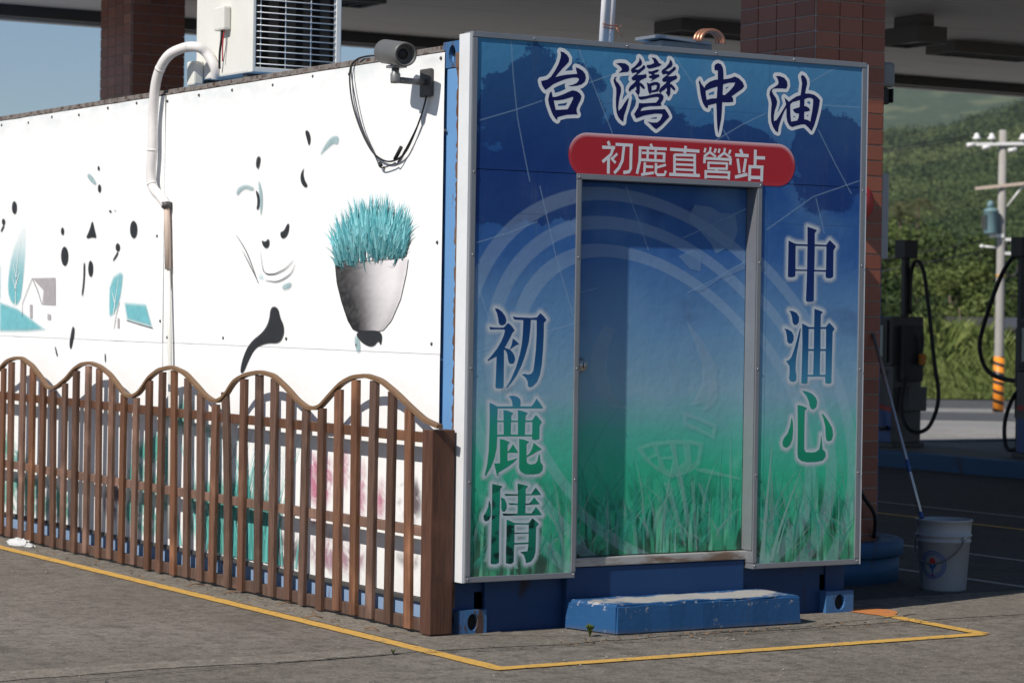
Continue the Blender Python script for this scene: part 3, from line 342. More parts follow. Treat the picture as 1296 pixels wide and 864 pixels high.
# ---------------------------------------------------------------- geometry helpers (world coordinates in, local meshes out)
def wloc(o):
    v = Vector((0, 0, 0))
    while o is not None: v += o.location; o = o.parent
    return v
class MB:
    def __init__(s): s.v = []; s.f = []; s.sm = []
    def add(s, vs, fs, smooth=False):
        k = len(s.v); s.v += [tuple(v) for v in vs]; s.f += [tuple(i + k for i in f) for f in fs]; s.sm += [smooth] * len(fs); return s
    def box(s, x0, x1, y0, y1, z0, z1):
        return s.add([(x0, y0, z0), (x1, y0, z0), (x1, y1, z0), (x0, y1, z0), (x0, y0, z1), (x1, y0, z1), (x1, y1, z1), (x0, y1, z1)],
                     [(0, 3, 2, 1), (4, 5, 6, 7), (0, 1, 5, 4), (1, 2, 6, 5), (2, 3, 7, 6), (3, 0, 4, 7)])
    def bbox(s, x0, x1, y0, y1, z0, z1, b=.004):   # box with bevelled edges
        bm = bmesh.new(); bmesh.ops.create_cube(bm, size=1.0)
        for v in bm.verts: v.co = Vector(((x0 + x1) / 2 + v.co.x * (x1 - x0), (y0 + y1) / 2 + v.co.y * (y1 - y0), (z0 + z1) / 2 + v.co.z * (z1 - z0)))
        bmesh.ops.bevel(bm, geom=bm.edges[:], offset=b, segments=2, profile=.6, affect='EDGES'); bm.verts.index_update()
        s.add([v.co[:] for v in bm.verts], [[v.index for v in f.verts] for f in bm.faces]); bm.free(); return s
    def obox(s, c, ax, ay, az, hx, hy, hz):   # oriented box
        c = Vector(c); vs = []
        for i, j, k in ((-1, -1, -1), (1, -1, -1), (1, 1, -1), (-1, 1, -1), (-1, -1, 1), (1, -1, 1), (1, 1, 1), (-1, 1, 1)):
            vs.append(c + ax * hx * i + ay * hy * j + az * hz * k)
        return s.add(vs, [(0, 3, 2, 1), (4, 5, 6, 7), (0, 1, 5, 4), (1, 2, 6, 5), (2, 3, 7, 6), (3, 0, 4, 7)])
    def tube(s, pts, r, n=8, smooth=True, flat=1.0):
        pts = [Vector(p) for p in pts]; k = len(pts); rs = r if isinstance(r, (list, tuple)) else [r] * k
        vs = []; fs = []; up = None
        for i in range(k):
            d = (pts[min(i + 1, k - 1)] - pts[max(i - 1, 0)]).normalized()
            if up is None: up = Vector((0, 0, 1)) if abs(d.z) < .9 else Vector((1, 0, 0))
            a = d.cross(up)
            if a.length < 1e-6: a = d.cross(Vector((0, 1, 0)))
            a.normalize(); b = a.cross(d).normalized(); up = b
            for j in range(n):
                t = 2 * math.pi * j / n; vs.append(pts[i] + a * math.cos(t) * rs[i] + b * math.sin(t) * rs[i] * flat)
        for i in range(k - 1):
            for j in range(n): fs.append((i * n + j, i * n + (j + 1) % n, (i + 1) * n + (j + 1) % n, (i + 1) * n + j))
        s.add(vs, fs, smooth); m = len(s.v)
        s.f += [tuple(range(m - k * n + n - 1, m - k * n - 1, -1)), tuple(range(m - n, m))]; s.sm += [False, False]; return s
    def lathe(s, c, prof, n=24, ax=None, smooth=True):
        c = Vector(c); az = Vector(ax).normalized() if ax else Vector((0, 0, 1)); t = Vector((1, 0, 0)) if abs(az.x) < .8 else Vector((0, 1, 0))
        axx = az.cross(t).normalized(); ay = az.cross(axx); vs = []; fs = []
        for r, h in prof:
            for j in range(n): a = 2 * math.pi * j / n; vs.append(c + axx * r * math.cos(a) + ay * r * math.sin(a) + az * h)
        for i in range(len(prof) - 1):
            for j in range(n): fs.append((i * n + j, (i + 1) * n + j, (i + 1) * n + (j + 1) % n, i * n + (j + 1) % n))
        s.add(vs, fs, smooth); m = len(s.v); q = len(prof) * n
        if prof[0][0] > 1e-4: s.f.append(tuple(range(m - q, m - q + n))); s.sm.append(False)
        if prof[-1][0] > 1e-4: s.f.append(tuple(range(m - 1, m - n - 1, -1))); s.sm.append(False)
        return s
    def loops(s, loops, fn):   # flat polygon with holes; fn maps (a, b) to 3-D
        L = [[Vector((p[0], p[1], 0)) for p in l] for l in loops]; tri = tessellate_polygon(L); vs = [fn(p.x, p.y) for l in L for p in l]
        return s.add(vs, tri)
    def slab(s, loop, fn0, fn1):   # extruded outline
        n = len(loop); s.loops([loop], fn0); s.loops([loop], fn1)
        vs = [fn0(*p) for p in loop] + [fn1(*p) for p in loop]
        return s.add(vs, [(i, (i + 1) % n, n + (i + 1) % n, n + i) for i in range(n)])
    def ribbon(s, pts, w, fn, z=0.0):   # flat strip along 2-D points
        pts = [Vector((p[0], p[1])) for p in pts]; vs = []; n = len(pts)
        for i in range(n):
            d = (pts[min(i + 1, n - 1)] - pts[max(i - 1, 0)]).normalized(); q = Vector((-d.y, d.x)); ww = w[i] if isinstance(w, (list, tuple)) else w
            vs += [fn(*(pts[i] + q * ww / 2)), fn(*(pts[i] - q * ww / 2))]
        return s.add(vs, [(2 * i, 2 * i + 1, 2 * i + 3, 2 * i + 2) for i in range(n - 1)])
def mesh_obj(name, mb, mat, parent=None, loc=None, recalc=True):
    o_loc = wloc(parent) if parent is not None else Vector(loc or (0, 0, 0))
    me = bpy.data.meshes.new(name); me.from_pydata([(v[0] - o_loc.x, v[1] - o_loc.y, v[2] - o_loc.z) for v in mb.v], [], mb.f)
    me.polygons.foreach_set('use_smooth', mb.sm)
    if recalc:
        bm = bmesh.new(); bm.from_mesh(me); bmesh.ops.recalc_face_normals(bm, faces=bm.faces[:]); bm.to_mesh(me); bm.free()
    me.materials.append(M[mat]); o = bpy.data.objects.new(name, me); C.objects.link(o)
    if parent is not None: o.parent = parent
    else: o.location = o_loc
    return o
def tag(o, label=None, cat=None, group=None, kind=None):
    if label: o['label'] = label
    if cat: o['category'] = cat
    if group: o['group'] = group
    if kind: o['kind'] = kind
    return o
def thing(name, label, cat, loc, group=None):
    o = bpy.data.objects.new(name, None); C.objects.link(o); o.location = loc; o.empty_display_size = .2; return tag(o, label, cat, group)
def sdf_mesh(name, comps, mat, parent, fn, pad=.05, step=.006):
    """grid sheet carrying the signed distance to the outlines as attribute 'dist' (comps: [[outer, hole..], ..] in metres)"""
    allp = np.array([p for c in comps for l in c for p in l]); lo = allp.min(0) - pad; hi = allp.max(0) + pad
    nx = max(2, int((hi[0] - lo[0]) / step) + 1); ny = max(2, int((hi[1] - lo[1]) / step) + 1)
    X, Y = np.meshgrid(np.linspace(lo[0], hi[0], nx), np.linspace(lo[1], hi[1], ny)); Q = np.c_[X.ravel(), Y.ravel()]
    best = np.full(len(Q), 1e9); inside = np.zeros(len(Q), bool)
    for c in comps:
        ic = np.zeros(len(Q), bool)
        for l in c:
            A = np.array(l); B = np.roll(A, -1, 0)
            for a, b in zip(A, B):
                d = b - a; tt = np.clip(((Q - a) @ d) / max(d @ d, 1e-12), 0, 1); best = np.minimum(best, np.linalg.norm(Q - a - tt[:, None] * d, axis=1))
                if a[1] != b[1]: ic ^= ((a[1] > Q[:, 1]) != (b[1] > Q[:, 1])) & (Q[:, 0] < (b[0] - a[0]) * (Q[:, 1] - a[1]) / (b[1] - a[1]) + a[0])
        inside |= ic
    D = np.where(inside, -best, best); keep = D < pad * 1.05
    mb = MB(); idx = -np.ones(len(Q), int); fs = []
    for j in range(ny - 1):
        for i in range(nx - 1):
            q = (j * nx + i, j * nx + i + 1, (j + 1) * nx + i + 1, (j + 1) * nx + i)
            if keep[q[0]] or keep[q[1]] or keep[q[2]] or keep[q[3]]: fs.append(q)
    used = sorted({k for f in fs for k in f}); idx[used] = np.arange(len(used))
    mb.add([fn(*Q[k]) for k in used], [[int(idx[k]) for k in f] for f in fs])
    o = mesh_obj(name, mb, mat, parent, recalc=False); at = o.data.attributes.new('dist', 'FLOAT', 'POINT'); at.data.foreach_set('value', D[used].astype(np.float32)); return o
def set_cols(o, cols):
    a = o.data.color_attributes.new('Col', 'FLOAT_COLOR', 'POINT'); a.data.foreach_set('color', np.array(cols, np.float32).ravel())
def mm(l): return [(p[0] / 1000, p[1] / 1000) for p in l]
def copy_tree(o, loc=None, parent=None):
    c = o.copy(); C.objects.link(c); c.parent = parent
    if loc is not None: c.location = loc
    for ch in o.children: copy_tree(ch, None, c)
    return c
# ---------------------------------------------------------------- ground and roads
FWD = (0.5231, 0.8522); SID = (0.8522, -0.5231)
def depth_of(x, y): return FWD[0] * x + FWD[1] * y + 12.58
def gz(x, y):
    d = depth_of(x, y)
    if d < 33: return 0.0
    return -(min(d, 82) - 33) * .0264
def at_d(d, s, dz=0.0):   # ground point at distance d straight ahead and s sideways
    x = -6.357 + FWD[0] * d + SID[0] * s; y = -10.863 + FWD[1] * d + SID[1] * s
    return (x, y, gz(x, y) + dz)
mb = MB(); ds = [-400, -60, -20, -5, 5, 15, 24, 33, 36, 42, 50, 60, 70, 82, 95, 130, 220, 500, 1200, 4000]; ss = [-4000, -1200, -400, -150, -60, -30, -15, -5, 0, 5, 10, 15, 20, 30, 45, 60, 100, 200, 500, 1500, 4000]
mb.add([at_d(d, s) for d in ds for s in ss], [(i * len(ss) + j, i * len(ss) + j + 1, (i + 1) * len(ss) + j + 1, (i + 1) * len(ss) + j) for i in range(len(ds) - 1) for j in range(len(ss) - 1)])
ground = mesh_obj('ground', mb, 'asphalt'); tag(ground, kind='structure')
def strip(name, d0, d1, mat, dz, s0=-300, s1=400, n=30, kind='structure'):
    m = MB(); k = 6; vs = [at_d(d0 + (d1 - d0) * i / k, s0 + (s1 - s0) * j / n, dz) for i in range(k + 1) for j in range(n + 1)]
    m.add(vs, [(i * (n + 1) + j, i * (n + 1) + j + 1, (i + 1) * (n + 1) + j + 1, (i + 1) * (n + 1) + j) for i in range(k) for j in range(n)])
    return tag(mesh_obj(name, m, mat), kind=kind)
m = MB(); m.add([(-30, 14.7, .004), (22, 14.7, .004), (14, 20, .004), (-30, 34, .004)], [(0, 1, 2, 3)]); tag(mesh_obj('bounce_slab', m, 'pale_concrete'), kind='structure')  # unseen pale slab, added to bounce sunlight onto the canopy ceiling
strip('forecourt', 33.2, 55, 'pale_concrete', .006)
strip('road', 55, 73, 'road', .012)
strip('road_shoulder', 73, 83, 'pale_concrete', .016)
strip('verge_pavement', 83, 92, 'road', .010)
m = MB(); m.add([(2.62, .42, .0022), (11.45, .42, .0022), (11.45, 14.6, .0022), (2.62, 14.6, .0022)], [(0, 1, 2, 3)]); tag(mesh_obj('lane_shade_sheet', m, 'lane'), kind='structure')  # dark sheet deepens the shaded ground; its edge lies inside the shadow
# concrete apron beside the container, ragged edge
edge = []
for i in range(60):
    t = i / 59; edge.append((-7.4 + 11.4 * t, -.56 + .05 * math.sin(i * .9) * random.random() + .03 * random.uniform(-1, 1) + .06 * t))
def flat(z): return lambda a, b: (a, b, z)
m = MB(); m.loops([edge + [(4.0, -.02), (2.5, .05), (-.1, .05), (-.1, 12), (-.36, 12), (-.36, -.30), (-7.4, -.30)]], flat(.003))
tag(mesh_obj('concrete_apron', m, 'apron'), kind='structure')
def crack(pts, w, seed):
    rr = random.Random(seed); P = []
    for a, b in zip(pts[:-1], pts[1:]):
        n = max(2, int(math.dist(a, b) / .035))
        for i in range(n): t = i / n; P.append((a[0] + (b[0] - a[0]) * t + rr.uniform(-.008, .008), a[1] + (b[1] - a[1]) * t + rr.uniform(-.011, .011)))
    m = MB().ribbon(P, [w * rr.uniform(.3, 1.3) for _ in P], flat(.0072)); return mesh_obj('crack', m, 'crack', ground)
crack([(-2.6, -.76), (-1.84, -.645), (-1.1, -.55), (-.6, -.52), (-.03, -.6), (.6, -.62), (1.5, -.58), (2.6, -.62), (4, -.55)], .011, 1)
crack([(-.05, .0), (.4, -.28), (1.0, -.46), (1.7, -.49), (2.0, -.44), (2.7, -.3)], .012, 2)
crack([(-3.2, -2.2), (-2.4, -1.4), (-2.1, -.7)], .006, 3)
def painted(name, a, b, w, mat, label, cat='floor marking', z=.0042, seed=0, group=None):
    rr = random.Random(seed); n = max(4, int(math.dist(a, b) / .06)); P = []; ww = []
    for i in range(n + 1): t = i / n; P.append((a[0] + (b[0] - a[0]) * t, a[1] + (b[1] - a[1]) * t)); ww.append(w * (1 + rr.uniform(-.07, .07)))
    o = mesh_obj(name, MB().ribbon(P, ww, lambda x, y: (x, y, gz(x, y) + z)), mat); return tag(o, label, cat, group)
painted('yellow_line', (-.372, 13), (-.425, -1.175), .085, 'yellow_line', 'yellow painted line running along the foot of the picket fence', seed=1, z=.0045)
painted('yellow_line', (-.46, -1.138), (2.42, -1.10), .085, 'yellow_line', 'yellow painted line in front of the blue step', seed=2, z=.0052)
painted('yellow_line', (2.43, -1.10), (2.5, -.15), .085, 'yellow_line', 'short yellow painted line beside the white bucket', seed=3, z=.0059)
m = MB(); pts = []
for i in range(22): a = i / 22 * 2 * math.pi; r = 1 + .12 * math.sin(3 * a + 1) + random.uniform(-.10, .10); pts.append((2.53 + .13 * r * math.cos(a), -.12 + .17 * r * math.sin(a)))
tag(mesh_obj('orange_patch', m.loops([pts], flat(.0066)), 'orange_line'), 'faded orange paint patch on the ground beside the sign', 'paint patch')
for k, (X, c) in enumerate(((4.2, 'white_line'), (5.34, 'white_line'), (7.08, 'orange_line'), (7.92, 'white_line'))):
    painted('lane_line', (X, -6), (X, 14.5), .07, 'white_line' if k != 2 else 'yellow_line', ['faded pale lane line just behind the white bucket', 'second faded lane line beyond the bucket', 'dull yellow lane line nearer the pump island', 'faded pale lane line closest to the blue pump island'][k], z=.005, seed=10 + k, group='lane lines under the canopy')

# ---------------------------------------------------------------- container with door
cont = thing('container_cabin', 'blue steel shipping container used as a station cabin, with printed door', 'container', (0, 0, 0))
CL, CW, CH = 12.19, 2.44, 2.88
mesh_obj('floor_frame', MB().box(.03, CW - .03, .03, CL - .03, .12, .2), 'blue_dark', cont)
mesh_obj('side_wall', MB().box(.015, .05, .10, CL - .1, .15, CH - .06), 'blue_paint', cont)
mb = MB(); prof = []; y = .1                                      # corrugated far wall
while y < CL - .15: prof += [(0, y), (0, y + .07), (.036, y + .14), (.036, y + .21)]; y += .28
mb.add([(CW - .04 + a, b, z) for a, b in prof for z in (.15, CH - .06)], [(2 * i, 2 * i + 1, 2 * i + 3, 2 * i + 2) for i in range(len(prof) - 1)])
mesh_obj('side_wall', mb, 'blue_paint', cont)
mesh_obj('end_wall', MB().box(.1, CW - .1, CL - .06, CL - .02, .15, CH - .06), 'blue_paint', cont)
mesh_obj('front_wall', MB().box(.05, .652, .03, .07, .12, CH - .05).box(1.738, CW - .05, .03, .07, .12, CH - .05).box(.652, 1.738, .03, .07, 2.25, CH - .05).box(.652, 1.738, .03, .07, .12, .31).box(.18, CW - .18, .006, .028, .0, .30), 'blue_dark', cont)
mb = MB(); prof = []; x = .05
while x < CL: prof += [(x, 0), (x + .06, .018), (x + .14, .018), (x + .2, 0)]; x += .26
mb.add([(a, b, CH - .05 + h) for b, h in prof if b < CL - .05 for a in (.03, CW - .03)], [(2 * i, 2 * i + 1, 2 * i + 3, 2 * i + 2) for i in range(len([1 for b, h in prof if b < CL - .05]) - 1)])
mesh_obj('roof', mb, 'blue_paint', cont)
for X0, X1 in ((.0, .06), (CW - .06, CW)):
    mesh_obj('top_rail', MB().bbox(X0, X1, .18, CL - .18, CH - .030, CH - .001, .004), 'top_rail', cont)
    mesh_obj('bottom_rail', MB().bbox(X0, X1, .18, CL - .18, .0, .165, .01), 'rail_pale', cont)
    for Y0, Y1 in ((0, .14), (CL - .14, CL)):
        mesh_obj('corner_post', MB().bbox(X0 if X0 < 1 else CW - .13, .13 if X0 < 1 else X1, Y0, Y1, .27, CH - .118, .008), 'blue_paint', cont); mesh_obj('post_foot_shade', MB().box((X0 if X0 < 1 else CW - .13) + .002, (.13 if X0 < 1 else X1) - .002, Y0 + .02, Y1 - .002, .11, .27), 'blue_dark', cont)  # lower post segment in darker blue, painting in shade below the sign
mesh_obj('front_sill', MB().bbox(.16, CW - .16, .005, .14, .005, .12, .006), 'blue_dark', cont)
mesh_obj('front_header', MB().bbox(.14, CW - .14, .005, .1, CH - .12, CH - .005, .006), 'blue_dark', cont)
def casting(x0, x1, y0, y1, z0, z1, mat):
    holes = lambda w, h: [(w / 2 + .19 * w * math.cos(a), h / 2 + .36 * h * math.sin(a)) for a in [2 * math.pi * i / 14 for i in range(14)]]
    mb = MB(); dx, dy, dz = x1 - x0, y1 - y0, z1 - z0
    mb.loops([[(0, 0), (dy, 0), (dy, dz), (0, dz)], holes(dy, dz)], lambda a, b: (x0, y0 + a, z0 + b)); mb.loops([[(0, 0), (dx, 0), (dx, dz), (0, dz)], holes(dx, dz)], lambda a, b: (x0 + a, y0, z0 + b))
    mb.loops([[(0, 0), (dy, 0), (dy, dz), (0, dz)]], lambda a, b: (x1, y0 + a, z0 + b)); mb.loops([[(0, 0), (dx, 0), (dx, dz), (0, dz)]], lambda a, b: (x0 + a, y1, z0 + b))
    mb.loops([[(0, 0), (dx, 0), (dx, dy), (0, dy)]], lambda a, b: (x0 + a, y0 + b, z1)); mb.loops([[(0, 0), (dx, 0), (dx, dy), (0, dy)]], lambda a, b: (x0 + a, y0 + b, z0))
    # inner walls of the two holes
    for w, h, f in ((dy, dz, lambda a, b, d: (x0 + d, y0 + a, z0 + b)), (dx, dz, lambda a, b, d: (x0 + a, y0 + d, z0 + b))):
        H = holes(w, h); n = len(H); mb.add([f(*q, 0) for q in H] + [f(*q, .028) for q in H], [(i, (i + 1) % n, n + (i + 1) % n, n + i) for i in range(n)])
    o = mesh_obj('corner_casting', mb, mat, cont, recalc=False)
    mesh_obj('casting_hole_shade', MB().box(x0 + .03, x1 - .005, y0 + .03, y1 - .005, z0 + .005, z1 - .005), 'crack', o); return o  # near-black box paints the shaded hollow behind the holes
tag(casting(-.004, .158, -.004, .174, CH - .116, CH + .012, 'casting_blue'), 'rusty blue top corner casting')
casting(.02, .178, -.02, .14, .0, .118, 'casting_blue')
casting(CW - .18, CW + .004, -.055, .12, .0, .118, 'casting_blue')
mesh_obj('corner_rust', MB().bbox(-.010, .15, -.016, .045, CH - .13, CH - .045, .01), 'rust', cont)
rr = random.Random(8); P_ = [(.016 + rr.uniform(-.006, .010), .12 + 2.64 * i / 140) for i in range(141)]
mesh_obj('rust_edge', MB().ribbon(P_, [rr.uniform(.016, .046) for _ in P_], lambda a, b: (-.0035, a, b)), 'rust', cont)
mesh_obj('rust_edge', MB().bbox(-.012, .004, -.006, .010, .13, CH - .125, .003), 'rust', cont)
# front riser, threshold, door
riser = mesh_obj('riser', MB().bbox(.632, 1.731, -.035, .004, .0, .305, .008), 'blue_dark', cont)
def sill_mat():
    t = NT('threshold'); n = t.step(t.noise(9, 6, .65, t.scaled((.4, 1, 2))), .45, .65)
    t.base(t.mix(n, (.42, .41, .39), (.2, .13, .09)), .5, .3); t.bump(t.noise(50, 3), .2, .003); return t.m
M['threshold'] = sill_mat()
mesh_obj('threshold', MB().bbox(.645, 1.765, -.045, .02, .308, .352, .006), 'threshold', cont)
door = mesh_obj('door', MB().bbox(.662, 1.728, -.010, .028, .356, 2.235, .003), 'door_print', cont)
tag(door, 'door printed with sky fading to green grass')
DF = lambda a, b: (a, -.0125, b)
sm = SIGNMARKS
def in_door(p): return .665 < p[0] < 1.725 and .36 < p[1] < 2.23
for l in sm['MLD']: mesh_obj('map_line', MB().ribbon(mm(l), .006, lambda a, b: (a, -.0113, b)), 'pale_line', door)
for l in sm['MAPD']: mesh_obj('map_shape', MB().loops([mm(l)], lambda a, b: (a, -.0116, b)), 'map_mark', door)
mb = MB(); T = [mm(l) for l in sm['TO']]; I = [mm(l) for l in sm['IN']]
for k, l in enumerate(T):
    hl = I[:1] if k == 0 else (I[1:] if k == 1 else [])
    mb.loops([l] + hl, lambda a, b, k=k: (a, -.0140 - .0001 * k, b))
fl_unused = [(1.03, 1.30), (.96, 1.42), (.97, 1.56), (1.06, 1.72), (1.13, 1.82), (1.13, 1.68), (1.2, 1.6), (1.26, 1.48), (1.27, 1.36), (1.22, 1.27), (1.19, 1.38), (1.12, 1.45), (1.10, 1.35), (1.09, 1.27)]
for l in FLAMES[:2]: mb.loops([mm(l)], lambda a, b: (a, -.0152, b))
mesh_obj('torch_print', mb, 'pale_mark', door)
def blades(name, x0, x1, z0, n, parent, yy, zc=.75, seed=1, dy=2e-6):
    rr = random.Random(seed); mb = MB(); cols = []
    for i in range(n):
        x = rr.uniform(x0 + .02, x1 - .02); h = rr.uniform(.08, .42) * (1 if rr.random() < .8 else 1.5); lean = rr.uniform(-.28, .28); w = rr.uniform(.005, .018); k = 6; zb = z0 + rr.uniform(.006, .18)
        br = rr.random(); c0 = (.03 + .05 * br, .36 + .22 * br, .25 + .17 * br) if rr.random() < .7 else (.30, .52, .48)
        vs = []
        for j in range(k + 1):
            t = j / k; xx = x + lean * t * t; ww = w * (1 - t) + .0006
            a, b = max(x0 + .004, min(x1 - .004, xx - ww)), max(x0 + .004, min(x1 - .004, xx + ww))
            vs += [(a, yy - i * dy, zb + h * t), (b, yy - i * dy, zb + h * t)]; al = .5 * min(1, t * 3) * (1 - .6 * t); cols += [(*c0, al)] * 2
        mb.add(vs, [(2 * j, 2 * j + 1, 2 * j + 3, 2 * j + 2) for j in range(k)])
    o = mesh_obj(name, mb, 'print_col', parent, recalc=False); set_cols(o, cols); o['kind'] = 'stuff'; return o
blades('printed_grass', .667, 1.724, .358, 120, door, -.0122, seed=3)
lock = mesh_obj('lock', MB().lathe((.70, -.012, 1.315), [(.0, -.04), (.026, -.04), (.029, -.016), (.036, -.012), (.038, 0)], 20, (0, 1, 0)), 'steel', door)
mesh_obj('keyhole', MB().box(.698, .702, -.0545, -.0515, 1.302, 1.328), 'black', lock)
mesh_obj('door_edge', MB().box(1.7285, 1.7335, -.006, .03, .356, 2.24), 'black', cont)
mesh_obj('door_reveal', MB().box(.652, .660, -.004, .03, .352, 2.25).box(.652, 1.738, -.004, .03, 2.2395, 2.25), 'dark_metal', cont)
# ---------------------------------------------------------------- front sign
YS = -.095
sign = thing('sign_board', 'blue and green printed sign framing the cabin door, with white-edged characters', 'sign', (0, YS, 0))
SX0, SX1, XA, XB, ZB, ZM, ZT = 0.004, 2.438, .636, 1.737, .262, 2.262, 2.928
mesh_obj('print_panel', MB().box(SX0 + .008, SX1 - .008, YS, -.055, ZM + .004, ZT - .008), 'sign_print', sign)
mesh_obj('print_panel', MB().box(SX0 + .008, XA - .006, YS, -.055, ZB + .008, ZM + .0005), 'sign_print', sign)
mesh_obj('print_panel', MB().box(XB + .006, SX1 - .008, YS, -.055, ZB + .008, ZM + .0005), 'sign_print', sign)
fw = .028; yf = YS - .007
def fr(x0, x1, z0, z1, mat='alu', y0=yf, y1=-.02): return mesh_obj('frame_bar', MB().bbox(x0, x1, y0, y1, z0, z1, .003), mat, sign)
fr(SX0, SX0 + fw, ZB + fw + .002, ZT - fw - .002); fr(SX1 - fw, SX1, ZB + fw + .002, ZT - fw - .002)
fr(SX0, SX1, ZT - fw, ZT)
fr(SX0, XA, ZB, ZB + fw); fr(XB, SX1, ZB, ZB + fw)
fr(XA - .022, XA + .004, ZB + fw + .002, 2.236); fr(XB - .004, XB + .022, ZB + fw + .002, 2.236)
fr(XA - .022, XB + .022, 2.238, 2.266)
mesh_obj('side_return', MB().box(-.013, SX0 - .002, YS - .004, .0, ZB, ZT - .01), 'alu_white', sign)
mesh_obj('side_return', MB().box(SX1 + .002, SX1 + .013, YS - .004, .0, ZB, ZT - .01), 'alu_white', sign)
mesh_obj('side_return', MB().box(XB - .010, XB - .005, YS - .002, -.012, .36, 2.236), 'alu', sign)
mesh_obj('side_return', MB().box(XA + .005, XA + .010, YS - .002, -.012, .36, 2.236), 'alu', sign)
for X in (SX0 + .014, XA - .009, XB + .009, SX1 - .014):
    for Z in (.28, .75, 1.3, 1.85, 2.25):
        mesh_obj('screw', MB().lathe((X, yf, Z), [(.006, 0), (.004, -.004), (0, -.0045)], 8, (0, 1, 0)), 'steel', sign)
for X in (.35, .9, 1.45, 1.95): mesh_obj('screw', MB().lathe((X, yf, ZT - .014), [(.006, 0), (.004, -.004), (0, -.0045)], 8, (0, 1, 0)), 'steel', sign)
for k, l in enumerate(sm['ML']): mesh_obj('map_line', MB().ribbon(mm(l), .007, lambda a, b: (a, YS - .0004 - .000005 * k, b)), 'pale_line', sign)
blades('printed_grass', SX0 + fw, XA - .022, ZB + fw, 70, sign, YS - .0002, seed=5, dy=1e-6); blades('printed_grass', XB + .022, SX1 - fw, ZB + fw, 70, sign, YS - .0002, seed=6, dy=1e-6)
# long pale blades on the right panel
mb = MB(); cols = []
for (xa, za, xb, zb, w) in ((1.86, .30, 2.06, .80, .012), (1.80, .30, 1.86, .95, .014), (1.90, .34, 1.97, .55, .006), (.12, .36, .22, .62, .010), (.30, .32, .16, .55, .01)):
    n = 8
    for j in range(n + 1): t = j / n; ww = w * (1 - t) + .0008; x = xa + (xb - xa) * t ** 1.2; z = za + (zb - za) * t; mb.v += [(x - ww, YS - .0005, z), (x + ww, YS - .0005, z)]; cols += [(.32, .55, .48, .6)] * 2
    k = len(mb.v) - 2 * (n + 1); mb.f += [(k + 2 * j, k + 2 * j + 1, k + 2 * j + 3, k + 2 * j + 2) for j in range(n)]; mb.sm += [False] * n
o = mesh_obj('printed_grass', mb, 'print_col', sign, recalc=False); set_cols(o, cols); o['kind'] = 'stuff'
for key in ('B0', 'B1', 'B2', 'B3', 'S0', 'S1', 'S2', 'S3', 'S4', 'S5'):
    comps = [[mm(l) for l in c] for c in LETTERS[key]]; mb = MB()
    for k, c in enumerate(comps): mb.loops(c, lambda a, b, k=k: (a, YS - .0011 - .00003 * k, b))
    ch = mesh_obj('character', mb, 'navy_print' if key[0] == 'B' else 'letter_gradient', sign)
    ch['label'] = {'B0': 'first navy brush character of the header', 'B1': 'second, most intricate navy brush character', 'B2': 'third navy brush character', 'B3': 'fourth navy brush character'}.get(key, 'blue to green serif character with pale glow')
    if key[0] == 'B': sdf_mesh('pale_outline', comps, 'outline', ch, lambda a, b: (a, YS - .0006, b), .028, .0045)
    else: sdf_mesh('pale_glow', comps, 'halo', ch, lambda a, b: (a, YS - .0006, b), .045, .006)
# red plaque with a light upper bevel
px0, px1, pz0, pz1 = .563, 1.972, 2.250, 2.470; r = (pz1 - pz0) / 2; zc = (pz0 + pz1) / 2; ring = []
for i in range(17): a = -math.pi / 2 + math.pi * i / 16; ring.append((px1 - r + r * math.cos(a), zc + r * math.sin(a)))
for i in range(17): a = math.pi / 2 + math.pi * i / 16; ring.append((px0 + r + r * math.cos(a), zc + r * math.sin(a)))
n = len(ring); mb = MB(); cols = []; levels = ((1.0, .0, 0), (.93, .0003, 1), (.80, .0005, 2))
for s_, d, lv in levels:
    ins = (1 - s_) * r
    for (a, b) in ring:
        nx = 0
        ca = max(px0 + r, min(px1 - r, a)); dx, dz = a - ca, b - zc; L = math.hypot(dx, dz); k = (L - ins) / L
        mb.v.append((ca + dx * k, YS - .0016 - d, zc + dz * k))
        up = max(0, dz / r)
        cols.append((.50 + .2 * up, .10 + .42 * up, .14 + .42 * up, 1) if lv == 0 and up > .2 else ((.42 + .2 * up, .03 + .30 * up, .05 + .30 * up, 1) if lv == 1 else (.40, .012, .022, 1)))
for k in range(2): mb.f += [(k * n + i, k * n + (i + 1) % n, (k + 1) * n + (i + 1) % n, (k + 1) * n + i) for i in range(n)]
mb.f.append(tuple(range(2 * n, 3 * n))); mb.sm = [True] * (2 * n) + [False]
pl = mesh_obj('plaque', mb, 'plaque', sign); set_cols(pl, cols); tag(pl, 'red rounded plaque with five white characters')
for chars in SANS:
    mb = MB()
    for k, (w, l) in enumerate(chars): mb.ribbon(mm(l), w / 1000, lambda a, b, k=k: (a, YS - .0025 - .00003 * k, b))
    mesh_obj('character', mb, 'white_print', pl)
